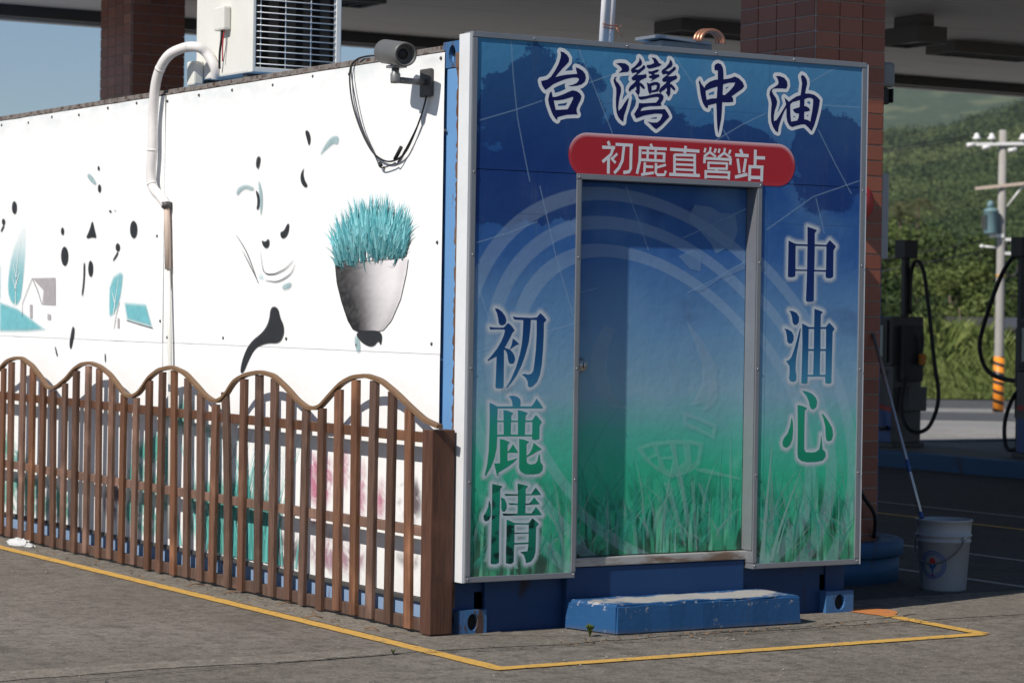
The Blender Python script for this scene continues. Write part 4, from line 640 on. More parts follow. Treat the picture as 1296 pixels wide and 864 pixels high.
# ---------------------------------------------------------------- concrete step
step = thing('entrance_step', 'blue painted concrete step with worn grey top below the door', 'step', (1.27, -.206, 0))
def bump_box(x0, x1, y0, y1, z0, z1, b, amp, seed, taper=0.0, n=10, skew=0.0):
    rr = random.Random(seed); bm = bmesh.new(); bmesh.ops.create_cube(bm, size=1.0)
    for v in bm.verts: v.co = Vector(((x0 + x1) / 2 + v.co.x * (x1 - x0 + (taper if v.co.z < 0 else 0)), (y0 + y1) / 2 + v.co.y * (y1 - y0 + (taper if v.co.z < 0 else 0)), (z0 + z1) / 2 + v.co.z * (z1 - z0)))
    bmesh.ops.subdivide_edges(bm, edges=[e for e in bm.edges if abs(e.verts[0].co.x - e.verts[1].co.x) > .2], cuts=n, use_grid_fill=True)
    bmesh.ops.bevel(bm, geom=[e for e in bm.edges if e.calc_face_angle(0) > .5], offset=b, segments=2, affect='EDGES')
    for v in bm.verts: v.co += Vector((rr.uniform(-amp, amp), rr.uniform(-amp, amp), rr.uniform(-amp, amp) * (0 if v.co.z < z0 + .01 else 1)))
        
    for v in bm.verts:
        if skew and v.co.x < (x0 + x1) / 2: v.co.x -= skew * max(0, (v.co.y - y0) / (y1 - y0)) * ((x1 - v.co.x) / (x1 - x0))
    bm.verts.index_update(); mb = MB(); mb.add([v.co[:] for v in bm.verts], [[v.index for v in f.verts] for f in bm.faces]); bm.free(); return mb
def step_mat():
    t = NT('step_paint'); x, y, z = t.xyz(); g = t.pos.outputs['Normal']; nz = t.xyz(g)[2]
    wear = t.math('ADD', t.noise(4.5, 6, .65), t.math('SUBTRACT', .42, t.math('MULTIPLY', t.math('POWER', t.math('ADD', t.math('POWER', t.math('DIVIDE', x, .52), 4.0), t.math('POWER', t.math('DIVIDE', y, .13), 4.0)), .5), .34)))
    top = t.math('MULTIPLY', t.step(wear, .55, .68), t.step(z, .140, .146))
    c = t.mix(t.noise(3, 4), (.016, .085, .21), (.012, .06, .165))
    c = t.mix(t.math('MULTIPLY', t.step(t.noise(6, 6, .7, t.scaled((1, 1, .5))), .6, .72), .7), c, (.07, .055, .05))
    c = t.mix(t.math('MULTIPLY', t.step(z, .035, .0), t.noise(8, 4)), c, (.10, .085, .07))
    c = t.mix(t.math('MULTIPLY', t.step(t.noise(30, 4, .6), .60, .66), t.step(z, .10, .14)), c, (.35, .36, .37)); c = t.mix(t.math('MULTIPLY', t.step(t.noise(16, 5, .7), .62, .70), .5), c, (.20, .24, .28)); c = t.mix(top, c, t.mix(t.noise(12, 5), (.40, .37, .32), (.30, .30, .30)))
    t.base(c, .6, 0, .3); t.bump(t.noise(25, 5), .35, .006); return t.m
M['step_paint'] = step_mat()
mesh_obj('step_block', bump_box(.705, 1.84, -.375, -.038, .0, .150, .010, .0035, 4, .006, 10, .085), 'step_paint', step)
# ---------------------------------------------------------------- printed banner on the side wall
wall = thing('wall_banner', 'white vinyl banner with faded cow and plant prints on the container side', 'banner', (0, .16, 0))
def sheet(y0, y1, z0, z1, x=-.012, seed=0):
    ny, nz = max(2, int((y1 - y0) / .12)), max(2, int((z1 - z0) / .12)); rr = np.random.default_rng(seed); ph = rr.uniform(0, 6, 6); mb = MB(); vs = []
    for j in range(nz + 1):
        for i in range(ny + 1):
            y = y0 + (y1 - y0) * i / ny; z = z0 + (z1 - z0) * j / nz; e = min(1, 5 * (z1 - z))
            vs.append((x + .0022 * math.sin(3.1 * y + ph[0]) * math.sin(2.3 * z + ph[1]) + .0025 * (1 - e) * math.sin(11 * y + ph[2]) , y, z))
    mb.add(vs, [(j * (ny + 1) + i, j * (ny + 1) + i + 1, (j + 1) * (ny + 1) + i + 1, (j + 1) * (ny + 1) + i) for j in range(nz) for i in range(ny)], True)
    return mesh_obj('banner_sheet', mb, 'banner', wall, recalc=False)
sheet(.145, 3.481, 1.3625, 2.843, seed=1); sheet(3.49, 12.0, 1.360, 2.843, seed=2); sheet(.145, 3.481, .155, 1.3605, seed=3); sheet(3.486, 12.0, .15, 1.358, seed=4)
BW = -.0165
def chaikin(P, n):
    for _ in range(n): P = [q for a, b in zip(P, P[1:] + P[:1]) for q in ((a[0] * .75 + b[0] * .25, a[1] * .75 + b[1] * .25), (a[0] * .25 + b[0] * .75, a[1] * .25 + b[1] * .75))]
    return P
for key, mat, pad, st in (('dark', 'ink_dark', .012, .007), ('teal', 'ink_teal', .02, .012), ('wisp', 'ink_wisp', .02, .009), ('roof', 'ink_roof', .01, .008), ('low_teal', 'ink_lowteal', .04, .02), ('low_pink', 'ink_pink', .04, .016), ('low_pink2', 'ink_pink2', .05, .02), ('low_grey', 'ink_grey', .05, .02)):
    nm = {'dark': 'ink_mark', 'teal': 'teal_print', 'wisp': 'grey_print', 'roof': 'house_print', 'low_teal': 'green_print', 'low_pink': 'pink_print', 'low_pink2': 'pink_print', 'low_grey': 'grey_print'}[key]
    for k, l in enumerate(WALLMARKS[key]):
        sdf_mesh(nm, [[chaikin(mm(l), 0 if key == 'roof' or (key == 'teal' and k in (1, 2, 4)) else (1 if key == 'teal' else 2))]], mat, wall, lambda a, b, k=k: (BW - .00015 * (k % 7) - (.0008 if key in ('low_pink', 'low_grey', 'dark') else 0), a, b), pad, st)
for l in WALLMARKS['thin']:
    q = [Vector((a, b)) for a, b in mm(l)]; pts = []
    for i in range(len(q) - 1):
        a, b, c, d = q[max(i - 1, 0)], q[i], q[i + 1], q[min(i + 2, len(q) - 1)]
        for j in range(6): t = j / 6; pts.append(.5 * ((2 * b) + (c - a) * t + (2 * a - 5 * b + 4 * c - d) * t * t + (3 * b - a - 3 * c + d) * t ** 3))
    pts.append(q[-1]); n_ = len(pts); mesh_obj('ink_line', MB().ribbon(pts, [.0015 + .004 * math.sin(math.pi * i / (n_ - 1)) for i in range(n_)], lambda a, b: (BW - .002, a, b)), 'dark_metal', wall)
for l in HOUSELINES: mesh_obj('ink_line', MB().ribbon(mm(l), .0055, lambda a, b: (BW - .0022, a, b)), 'grey_metal', wall)
for l in TREELINES: mesh_obj('pale_branch', MB().ribbon(mm(l), [.011 - .008 * i / (len(l) - 1) for i in range(len(l))], lambda a, b: (BW - .0024, a, b)), 'banner', wall)
# printed flower pot: shaded from brown-grey to white
pot = mm(WALLMARKS['pot']); mb = MB(); cols = []
yl = max(p[0] for p in pot); yr = min(p[0] for p in pot); zt = max(p[1] for p in pot); zb = min(p[1] for p in pot); n = 26; k = 22
def span(z):
    ys = []
    for a, b in zip(pot, pot[1:] + pot[:1]):
        if (a[1] > z) != (b[1] > z): ys.append(a[0] + (b[0] - a[0]) * (z - a[1]) / (b[1] - a[1]))
    return (max(ys), min(ys)) if len(ys) > 1 else None
rows = []
for j in range(n + 1):
    z = zb + .004 + (zt - zb - .03) * j / n; s_ = span(z)
    for i in range(k + 1):
        t = i / k; mb.v.append((BW - .0012, s_[0] + (s_[1] - s_[0]) * t, z)); g = t * 1.0 + .10 * (j / n) - .05; sh = 1 / (1 + math.exp(-(g - .46) * 8)); hl = .25 * math.exp(-((t - .95) / .06) ** 2)
        v = (.03 + .72 * sh ** 1.5 - hl * .5) * (.62 + .38 * min(1, 1.6 * j / n)) + random.uniform(-.02, .02); cols.append((v * 1.02, v * .97, v * .98, 1))
mb.f = [(j * (k + 1) + i, j * (k + 1) + i + 1, (j + 1) * (k + 1) + i + 1, (j + 1) * (k + 1) + i) for j in range(n) for i in range(k)]; mb.sm = [False] * len(mb.f)
o = mesh_obj('pot_print', mb, 'print_col', wall, recalc=False); set_cols(o, cols)
pg = mm(WALLMARKS['potgrass']); mb = MB(); cols = []; rr = random.Random(5); ya, yb = pg[0][0], pg[1][0]; za, zb_ = pg[0][1], pg[1][1]
cy = (ya + yb) / 2; hw = (ya - yb) / 2
for i in range(760):
    t = rr.uniform(-1, 1); hh = rr.random() ** .8; y0 = cy + hw * (.90 + .10 * hh) * t; z0 = za + (zb_ - za) * ((ya - y0) / (ya - yb)) - .02 + .235 * hh * math.sqrt(max(0, 1 - .75 * t * t)); L = rr.uniform(.07, .17); an = t * .5 + rr.uniform(-.35, .35); w = rr.uniform(.006, .013)
    if rr.random() < .10: L *= .6; an += math.pi * (.75 if t > 0 else -.75) ; z0 += .02
    v = rr.random(); sh_ = .35 + .65 * hh; c = ((.05 + .24 * v) * sh_, (.30 + .38 * v) * sh_, (.34 + .38 * v) * sh_); m_ = 4; x = BW - .002 - i * 8e-6
    for j in range(m_ + 1):
        s_ = j / m_; yy = y0 + math.sin(an * (1 + .5 * s_)) * L * s_; zz = z0 + math.cos(an * (1 + .5 * s_)) * L * s_; ww = w * (1 - s_) + .0005
        mb.v += [(x, yy - ww, zz), (x, yy + ww, zz)]; cols += [(*c, .95 if j < m_ else .5)] * 2
    kk = len(mb.v) - 2 * (m_ + 1); mb.f += [(kk + 2 * j, kk + 2 * j + 1, kk + 2 * j + 3, kk + 2 * j + 2) for j in range(m_)]; mb.sm += [False] * m_
o = mesh_obj('plant_print', mb, 'print_col', wall, recalc=False); set_cols(o, cols); o['kind'] = 'stuff'
# printed reeds behind the fence
mb = MB(); cols = []; rr = random.Random(9)
for i in range(110):
    y0 = rr.gauss(2.35, .33); z0 = .17; L = rr.uniform(.25, .85); an = rr.uniform(-.3, .3); w = rr.uniform(.006, .016); v = rr.random(); c = (.05 + .12 * v, .26 + .34 * v, .24 + .32 * v); m_ = 5; x = BW - .003 - i * 8e-6
    for j in range(m_ + 1):
        s_ = j / m_; yy = y0 + math.sin(an * (1 + s_)) * L * s_; zz = z0 + L * s_; ww = w * (1 - s_) + .0005; mb.v += [(x, yy - ww, zz), (x, yy + ww, zz)]; cols += [(*c, .7)] * 2
    kk = len(mb.v) - 2 * (m_ + 1); mb.f += [(kk + 2 * j, kk + 2 * j + 1, kk + 2 * j + 3, kk + 2 * j + 2) for j in range(m_)]; mb.sm += [False] * m_
o = mesh_obj('plant_print', mb, 'print_col', wall, recalc=False); set_cols(o, cols); o['kind'] = 'stuff'
rr = random.Random(3); sc0 = None
for (y0, y1, z, nn) in ((.2, 11.8, 2.815, 26), (.2, 3.4, 1.40, 5), (3.56, 3.56, 2.0, 1), (3.54, 3.54, 1.5, 1), (.16, .16, 1.9, 1), (.16, .16, 2.45, 1)):
    for i in range(nn):
        y = y0 + (y1 - y0) * i / max(1, nn - 1) + rr.uniform(-.04, .04); q = mesh_obj('screw', MB().lathe((-.013, y, z + rr.uniform(-.012, .012)), [(.010, 0), (.007, -.005), (0, -.006)], 8, (1, 0, 0)), 'dark_metal', wall)
mesh_obj('bottom_batten', MB().bbox(-.022, -.002, .15, 12, .130, .152, .003), 'dark_metal', wall)
mesh_obj('top_batten', MB().bbox(-.014, .0, .15, 12, 2.846, 2.856, .003), 'top_rail', wall)
# ---------------------------------------------------------------- picket fence
FXo, FXi = -.157, -.134
fence = thing('picket_fence', 'brown wooden picket fence with wavy top rail along the white wall', 'fence', (-.15, 0, 0))
WV = [tuple(p) for p in WAVE]; per = WV[2][0] - WV[12][0]; add = []
base_p = [(y - WV[12][0], z) for y, z in WV[2:13]]
for kk in range(1, 5): add += [(WV[2][0] + per * (kk - 1) + (y - WV[12][0]), z) for y, z in WV[12:2:-1]]
full = sorted(WV + [a for a in add if a[0] > WV[0][0] + .02]); Yw = np.array([p[0] for p in full]); Zw = np.array([p[1] for p in full])
def wz(y): return float(np.interp(y, Yw, Zw))
pk = list(PICKETS); last = pk[0]
while last < 10.3: last += .187; pk.append(last)
rr = random.Random(11)
for k, y in enumerate(sorted(pk)):
    bow = k == 11; w = rr.uniform(.060, .070); zt_ = wz(y) - .018; zb0 = rr.uniform(.008, .03); t1 = rr.uniform(-.011, .011); n = 6; vs = []; mb = MB(); d = rr.uniform(-.002, .003)
    for j in range(n + 1):
        t = j / n; yy = y + t1 * (t - .5) * 2 + (.05 * (t ** 3) if bow else 0); z = zb0 + (zt_ - zb0) * t
        for a, b in ((FXo + d, yy - w / 2 + .003), (FXo + d, yy + w / 2 - .003), (FXo + d + .004, yy + w / 2), (FXi, yy + w / 2), (FXi, yy - w / 2), (FXo + d + .004, yy - w / 2)): vs.append((a, b, z))
    mb.add(vs, [(j * 6 + i, j * 6 + (i + 1) % 6, (j + 1) * 6 + (i + 1) % 6, (j + 1) * 6 + i) for j in range(n) for i in range(6)] + [tuple(range(6)), tuple(range(n * 6, n * 6 + 6))]); mesh_obj('picket', mb, 'wood', fence)
for z, h in ((.958, .05), (.50, .05), (.045, .06)): mesh_obj('rail', MB().bbox(FXi + .001, FXi + .034, .04, 10.4, z - h / 2, z + h / 2, .004), 'wood', fence)
mesh_obj('post', MB().bbox(-.152, -.025, -.035, .065, .008, 1.0, .006), 'wood_post', fence)
ys = np.arange(-.10, 10.4, .035); mb = MB()   # flat bent strip on top of the pickets
zz = np.array([wz(y) for y in ys]); ker = np.array([.25, .5, .25]); zz[1:-1] = np.convolve(zz, ker, 'valid')
vs = []
for y, z in zip(ys, zz):
    for a, b in ((-.166, -.012), (-.166, .005), (-.160, .009), (-.138, .009), (-.132, .005), (-.132, -.012)): vs.append((a, y, z + b))
mb.add(vs, [(i * 6 + j, i * 6 + (j + 1) % 6, (i + 1) * 6 + (j + 1) % 6, (i + 1) * 6 + j) for i in range(len(ys) - 1) for j in range(6)] + [tuple(range(6)), tuple(range(len(vs) - 6, len(vs)))])
mesh_obj('wave_rail', mb, 'yellow_brown', fence)
# ---------------------------------------------------------------- security camera and its cable
cc = thing('security_camera', 'grey cylindrical security camera on a wall arm above the flower pot print', 'camera', (0, .30, 2.70))
mesh_obj('wall_plate', MB().bbox(-.034, -.014, .245, .355, 2.632, 2.772, .008), 'dark_metal', cc)
mesh_obj('arm', MB().tube([(-.03, .30, 2.705), (-.10, .30, 2.705), (-.19, .30, 2.707)], .016, 12).lathe((-.20, .30, 2.690), [(.0, 0), (.022, .0), (.025, .01), (.025, .045), (.019, .055), (.019, .075)], 16), 'grey_metal', cc)
mesh_obj('bracket', MB().bbox(-.235, -.165, .245, .335, 2.764, 2.778, .003), 'grey_metal', cc)
ax = Vector((-.10, -1, -.14)).normalized(); c0 = Vector((-.205, .40, 2.853))
mesh_obj('housing', MB().lathe(c0, [(.0, -.02), (.05, -.018), (.060, .0), (.060, .235), (.058, .262), (.050, .262), (.047, .225)], 32, ax), 'cam_grey', cc)
mesh_obj('lens', MB().lathe(c0 + ax * .205, [(.048, .0), (.036, .012), (.030, .018), (.018, .026), (.0, .030)], 24, ax), 'black', cc)
cab = thing('camera_cable', 'thin black cable looping down the white wall below the security camera', 'cable', (-.03, .7, 2.35))
def smooth_pts(P, sub=5):
    P = [Vector(p) for p in P]; Q = []
    for i in range(len(P) - 1):
        a, b, c, d = P[max(i - 1, 0)], P[i], P[i + 1], P[min(i + 2, len(P) - 1)]
        for j in range(sub):
            t = j / sub; Q.append(.5 * ((2 * b) + (c - a) * t + (2 * a - 5 * b + 4 * c - d) * t * t + (3 * b - a - 3 * c + d) * t ** 3))
    return Q + [P[-1]]
mesh_obj('cable_strand', MB().tube(smooth_pts([(-.03, .285, 2.64), (-.03, .346, 2.529), (-.03, .478, 2.378), (-.03, .599, 2.332), (-.03, .724, 2.337), (-.03, .853, 2.395), (-.03, .985, 2.524), (-.03, 1.077, 2.673), (-.03, 1.099, 2.818), (-.02, 1.05, 2.872), (.01, .95, 2.888), (.1, .9, 2.89)]), .005, 6), 'rubber', cab)
mesh_obj('cable_strand', MB().tube(smooth_pts([(-.035, .277, 2.63), (-.035, .368, 2.491), (-.035, .549, 2.325), (-.035, .59, 2.318), (-.035, .631, 2.309), (-.035, .739, 2.301), (-.035, .791, 2.352), (-.035, .95, 2.522), (-.035, 1.052, 2.732), (-.03, 1.081, 2.837), (.0, 1.06, 2.885)]), .0035, 6), 'rubber', cab)
mesh_obj('cable_joint', MB().tube([(-.03, .60, 2.338), (-.034, .565, 2.362), (-.034, .53, 2.395)], .010, 8), 'rubber', cab)
mesh_obj('cable_joint', MB().tube([(-.034, .735, 2.31), (-.034, .75, 2.325)], .009, 8), 'rubber', cab)
# ---------------------------------------------------------------- air conditioner, pipe, mast, junction box on the roof
ac = thing('air_conditioner', 'cream outdoor air conditioner unit standing on the container roof', 'air conditioner', (.44, 3.0, CH))
AX0, AX1, AY0, AY1, AZ0, AZ1 = .15, .725, 2.64, 3.42, 2.935, 3.86
mesh_obj('cabinet', MB().bbox(AX0, AX1, AY0 + .05, AY1, AZ0, AZ1, .012), 'cream', ac)
mesh_obj('frame_edge', MB().bbox(AX0, AX0 + .022, AY0, AY0 + .06, AZ0, AZ1, .005).bbox(AX1 - .035, AX1, AY0, AY0 + .06, AZ0, AZ1, .005).bbox(AX0 + .02, AX1 - .03, AY0, AY0 + .06, AZ0, AZ0 + .03, .004), 'cream', ac)
mesh_obj('coil', MB().box(AX0 + .024, AX1 - .037, AY0 + .03, AY0 + .05, AZ0 + .03, AZ1 - .02), 'fins', ac)
z = AZ0 + .05
while z < AZ1: mesh_obj('guard_wire', MB().tube([(AX0 + .02, AY0 + .006, z), (AX1 - .03, AY0 + .006, z)], .0034, 6), 'alu_white', ac); z += .037
for X in (.205, .365, .53, .685): mesh_obj('guard_wire', MB().tube([(X, AY0 + .011, AZ0 + .02), (X, AY0 + .011, AZ1 - .02)], .0036, 6), 'alu_white', ac)
for Y in (2.75, 3.3): mesh_obj('foot', MB().bbox(AX0 + .02, AX1 - .02, Y, Y + .06, CH - .04, AZ0 - .002, .005), 'dark_metal', ac)
mesh_obj('valve_cover', MB().bbox(.10, .149, 2.93, 3.07, 3.20, 3.34, .012), 'cream', ac)
mesh_obj('valve_cover', MB().bbox(.085, .149, 3.30, 3.41, 2.90, 3.045, .012), 'cream', ac)
mesh_obj('wire', MB().tube(smooth_pts([(.12, 2.99, 3.205), (.115, 2.99, 3.14), (.12, 3.02, 3.06), (.13, 3.04, 2.98)]), .007, 6), 'rubber', ac)
mesh_obj('wire', MB().tube(smooth_pts([(.125, 2.97, 3.205), (.12, 2.98, 3.12), (.13, 3.0, 3.02)]), .004, 6), 'red_paint', ac)
ap = thing('insulated_pipe', 'white insulated pipe arching from the air conditioner down the wall', 'pipe', (-.05, 3.4, 1.2))
path = smooth_pts([(.145, 3.125, 2.93), (.13, 3.106, 2.994), (.1, 3.154, 3.076), (.05, 3.179, 3.112), (0, 3.271, 3.111), (-.05, 3.386, 3.065), (-.07, 3.488, 2.949), (-.065, 3.551, 2.754), (-.065, 3.555, 2.517), (-.065, 3.573, 2.375), (-.06, 3.546, 2.289), (-.05, 3.451, 2.229), (-.045, 3.385, 2.18)], 6)
mesh_obj('insulation', MB().tube(path, .030, 14), 'pipe_white', ap)
for i in (22, 34, 48, 58): p0 = path[i]; d = (path[i + 1] - path[i - 1]).normalized() * .008; mesh_obj('tape_band', MB().tube([p0 - d, p0 + d], .0315, 14), 'pipe_white', ap)
mesh_obj('lower_pipe', MB().tube([(-.042, 3.385, 2.19), (-.042, 3.372, 2.05), (-.042, 3.355, 1.80)], .019, 10), 'pipe_tan', ap)
mesh_obj('lower_pipe', MB().tube([(-.040, 3.355, 1.79), (-.040, 3.32, 1.4), (-.04, 3.29, .9), (-.04, 3.28, .2)], .013, 10), 'cream', ap)
mesh_obj('lower_pipe', MB().tube([(-.030, 3.40, 2.17), (-.030, 3.37, 1.7)], .010, 8), 'pipe_white', ap)
mesh_obj('clamp', MB().tube([(-.043, 3.386, 2.20), (-.043, 3.384, 2.165)], .031, 12), 'dark_metal', ap)
ms = thing('roof_mast', 'pair of white conduit pipes tied together above the sign', 'pipe', (1.05, .3, CH))
mesh_obj('conduit', MB().tube([(1.005, .30, CH - .05), (1.035, .30, 3.35), (1.06, .30, 4.48)], .017, 12), 'pipe_white', ms)
mesh_obj('conduit', MB().tube([(1.055, .31, CH - .05), (1.085, .31, 3.35), (1.10, .31, 4.48)], .022, 12), 'pipe_white', ms)
mesh_obj('wire_tie', MB().tube(smooth_pts([(1.0, .27, 3.05), (1.04, .272, 3.045), (1.1, .275, 3.05), (1.125, .29, 3.065)]), .004, 6).tube(smooth_pts([(1.0, .275, 3.065), (1.05, .272, 3.06), (1.1, .275, 3.065)]), .004, 6).tube([(1.08, .27, 3.05), (1.12, .27, 3.0)], .003, 6), 'copper', ms)
jb = thing('junction_box', 'small grey metal box with coiled copper cable on the roof', 'box', (1.62, .5, CH))
mesh_obj('box_body', MB().bbox(1.47, 1.80, .42, .60, CH - .03, 3.025, .004), 'grey_metal', jb)
mesh_obj('box_lid', MB().obox((1.60, .5, 3.035), Vector((1, 0, -.05)).normalized(), Vector((0, 1, 0)), Vector((.05, 0, 1)).normalized(), .17, .11, .008), 'alu', jb)
for q in range(3): mesh_obj('copper_coil', MB().tube([(1.745 + .075 * math.cos(a) + q * .012, .40 - q * .012, 3.035 + .058 * math.sin(a)) for a in [math.pi * i / 14 * 1.1 - .2 for i in range(15)]], .011, 8), 'copper', jb)
# ---------------------------------------------------------------- canopy and pillars
can = thing('station_canopy', 'wide flat filling station canopy with pale strip ceiling', 'canopy', (12, 6.5, 4.5))
KX0, KX1, KY0, KY1, KZ = .80, 25.0, .77, 13.55, 4.5
mesh_obj('ceiling', MB().box(KX0 + .15, KX1 - .15, KY0 + .15, KY1 - .15, KZ, KZ + .05), 'soffit', can)
for a in ((KX0, KX1, KY0, KY0 + .14), (KX0, KX1, KY1 - .14, KY1), (KX0, KX0 + .14, KY0 + .142, KY1 - .142), (KX1 - .14, KX1, KY0 + .142, KY1 - .142)): mesh_obj('fascia', MB().box(*a, KZ - .13, KZ + .75), 'white_paint', can)
mesh_obj('edge_trim', MB().box(KX0 + .145, KX1 - .145, KY1 - .30, KY1 - .145, KZ - .11, KZ - .003), 'dark_metal', can)
mesh_obj('roof_deck', MB().box(KX0 + .145, KX1 - .145, KY0 + .145, KY1 - .145, KZ + .5, KZ + .56), 'grey_metal', can)
tw_a, tw_b = .173, .1825
tileY = MB().bbox(-tw_a / 2 + .004, tw_a / 2 - .004, -.010, 0, -.0425, .0425, .002); tileX = MB().bbox(-.010, 0, -tw_b / 2 + .004, tw_b / 2 - .004, -.0425, .0425, .002)
def tile_mesh(mb):
    me = bpy.data.meshes.new('tile'); me.from_pydata(mb.v, [], mb.f); me.materials.append(M['tile']); return me
TMY, TMX = tile_mesh(tileY), tile_mesh(tileX)
def pillar(x0, y0, label, zlo, zhi, faces='XY'):
    w, d = tw_a * 3, tw_b * 4; o = thing('brick_pillar', label, 'pillar', (x0 + w / 2, y0 + d / 2, 0), 'canopy pillars clad in red tiles')
    mesh_obj('core', MB().box(x0, x0 + w, y0, y0 + d, 0, KZ - .001), 'grout', o); rest = MB(); L = o.location; nz = int(KZ / .093)
    for k in range(nz):
        z = .0465 + k * .093
        for i in range(3):
            x = x0 + tw_a * (i + .5)
            if zlo < z < zhi:
                t = bpy.data.objects.new('tile', TMY); C.objects.link(t); t.parent = o; t.location = (x - L.x, y0 - L.y - .0002, z)
            else: rest.add([(v[0] + x, v[1] + y0, v[2] + z) for v in tileY.v], tileY.f)
            rest.box(x - tw_a / 2 + .004, x + tw_a / 2 - .004, y0 + d, y0 + d + .01, z - .0425, z + .0425)
        for i in range(4):
            y = y0 + tw_b * (i + .5)
            if zlo < z < zhi:
                t = bpy.data.objects.new('tile', TMX); C.objects.link(t); t.parent = o; t.location = (x0 - L.x - .0002, y - L.y, z)
            else: rest.add([(v[0] + x0, v[1] + y, v[2] + z) for v in tileX.v], tileX.f)
            rest.box(x0 + w, x0 + w + .01, y - tw_b / 2 + .004, y + tw_b / 2 - .004, z - .0425, z + .0425)
    t = mesh_obj('tile_cladding', rest, 'tile', o); t['kind'] = 'stuff'; return o
PR = pillar(3.11, 1.2, 'red tiled canopy pillar close behind the sign, standing in a round blue base', .2, 3.75)
pillar(3.11, 11.33, 'red tiled canopy pillar far behind the white wall against the sky', 3.25, 4.5)
rb = thing('round_pillar_base', 'round blue concrete base with rim around the tiled pillar', 'base', (3.37, 1.565, 0))
mesh_obj('drum', MB().lathe((3.37, 1.565, 0), [(.575, 0), (.575, .16)], 48), 'island_blue', rb)
mesh_obj('rim', MB().lathe((3.37, 1.565, 0), [(.46, .135), (.46, .23), (.47, .245), (.585, .248), (.60, .238), (.60, .165), (.59, .155), (.46, .1551)], 48), 'island_blue', rb)
al = thing('fire_bell', 'round red alarm bell on the tiled pillar beside the sign edge', 'bell', (3.42, 1.19, 2.26))
mesh_obj('bell_dome', MB().lathe((3.42, 1.18, 2.26), [(.0, -.06), (.05, -.058), (.10, -.045), (.118, -.015), (.118, 0)], 28, (0, 1, 0)), 'red_paint', al)
mesh_obj('bracket', MB().bbox(3.30, 3.36, 1.10, 1.19, 2.235, 2.275, .004), 'grey_metal', al)
lb = thing('light_box', 'narrow white light box and blue panel on the side of the tiled pillar', 'light box', (3.66, 1.4, 1.2))
mesh_obj('white_case', MB().bbox(3.645, 3.70, 1.215, 1.75, 1.93, 2.44, .006), 'plastic_white', lb)
mesh_obj('blue_panel', MB().bbox(3.643, 3.665, 1.23, 1.75, .26, 1.925, .003), 'pump_blue', lb)
sp = thing('pillar_floodlight', 'small dark floodlight on the upper side of the tiled pillar', 'light', (3.66, 1.3, 3.0))
mesh_obj('lamp_body', MB().bbox(3.645, 3.74, 1.22, 1.44, 2.96, 3.11, .02), 'grey_metal', sp); mesh_obj('lamp_glass', MB().bbox(3.735, 3.745, 1.24, 1.42, 2.87, 2.955, .004).bbox(3.66, 3.73, 1.26, 1.4, 2.86, 2.958, .01), 'black', sp)
ck = thing('hanging_cable', 'short black cable hanging from the tiled pillar into its blue base', 'cable', (3.4, 1.15, .3))
mesh_obj('sheath', MB().tube(smooth_pts([(3.30, 1.17, .78), (3.36, 1.13, .68), (3.46, 1.12, .52), (3.56, 1.13, .40), (3.60, 1.18, .26)]), .012, 8), 'rubber', ck); mesh_obj('socket', MB().bbox(3.27, 3.33, 1.15, 1.188, .76, .84, .006), 'black', ck)
def ceil_light(x0, x1, y0, y1, label, h=.12, neck=False):
    o = thing('ceiling_light', label, 'ceiling light', ((x0 + x1) / 2, (y0 + y1) / 2, KZ - h), 'lights under the canopy ceiling')
    z1 = KZ - .002 if not neck else KZ - .12; z0 = z1 - h
    mesh_obj('housing', MB().box(x0, x0 + .03, y0, y1, z0, z1).box(x1 - .03, x1, y0, y1, z0, z1).box(x0 + .03, x1 - .03, y0, y0 + .03, z0, z1).box(x0 + .03, x1 - .03, y1 - .03, y1, z0, z1).box(x0 + .03, x1 - .03, y0 + .03, y1 - .03, z1 - .02, z1), 'fixture', o)
    mesh_obj('diffuser', MB().box(x0 + .03, x1 - .03, y0 + .03, y1 - .03, z0 + .03, z0 + .036), 'grey_metal', o)
    if neck: mesh_obj('mount', MB().box(x0 + .1, x1 - .08, y0 + .1, y1 - .1, z1, KZ - .002), 'fixture', o)
    else:
        n = int((x1 - x0) / .12)
        for i in range(1, n): x = x0 + .03 + (x1 - x0 - .06) * i / n; mesh_obj('louvre', MB().box(x - .004, x + .004, y0 + .031, y1 - .031, z0 + .005, z0 + .028), 'fixture', o)
ceil_light(9.86, 10.22, 8.22, 8.80, 'square dark lamp hanging below the canopy ceiling right of the tiled pillar', .16, True)
ceil_light(11.75, 13.05, 9.85, 10.32, 'long dark louvred ceiling light at the right edge of the canopy')
ceil_light(8.37, 9.67, 10.03, 10.5, 'long dark louvred ceiling light just left of the tiled pillar')
ceil_light(3.75, 5.02, 9.95, 10.45, 'long dark ceiling light seen beside the air conditioner')
# ---------------------------------------------------------------- bucket with mop handle, litter
bk = thing('bucket', 'white plastic paint bucket with round blue and red torch emblem, in shade', 'bucket', (3.66, .62, 0))
bc = Vector((3.66, .62, 0)); BS = 1.08
mesh_obj('pail', MB().lathe(bc, [(a * BS, b * BS) for a, b in [(.0, .012), (.112, .012), (.115, .002), (.119, .0), (.122, .012), (.139, .262), (.146, .264), (.146, .272), (.140, .276), (.142, .292), (.149, .294), (.149, .302), (.143, .306), (.147, .372), (.152, .374), (.152, .383), (.145, .384), (.142, .36), (.118, .02), (.0, .02)]], 48), 'plastic_white', bk)
def on_pail(a, h, off=.0015):   # a = angle from camera direction, h = height
    r = .122 + (.139 - .122) * (h - .012) / .25 + off; base = math.atan2(-.72, -.69) + a; return (bc.x + r * BS * math.cos(base), bc.y + r * BS * math.sin(base), h * BS)
ec = -.42; eh = .145
def em(u, v): return on_pail(ec + u / .13, eh + v)
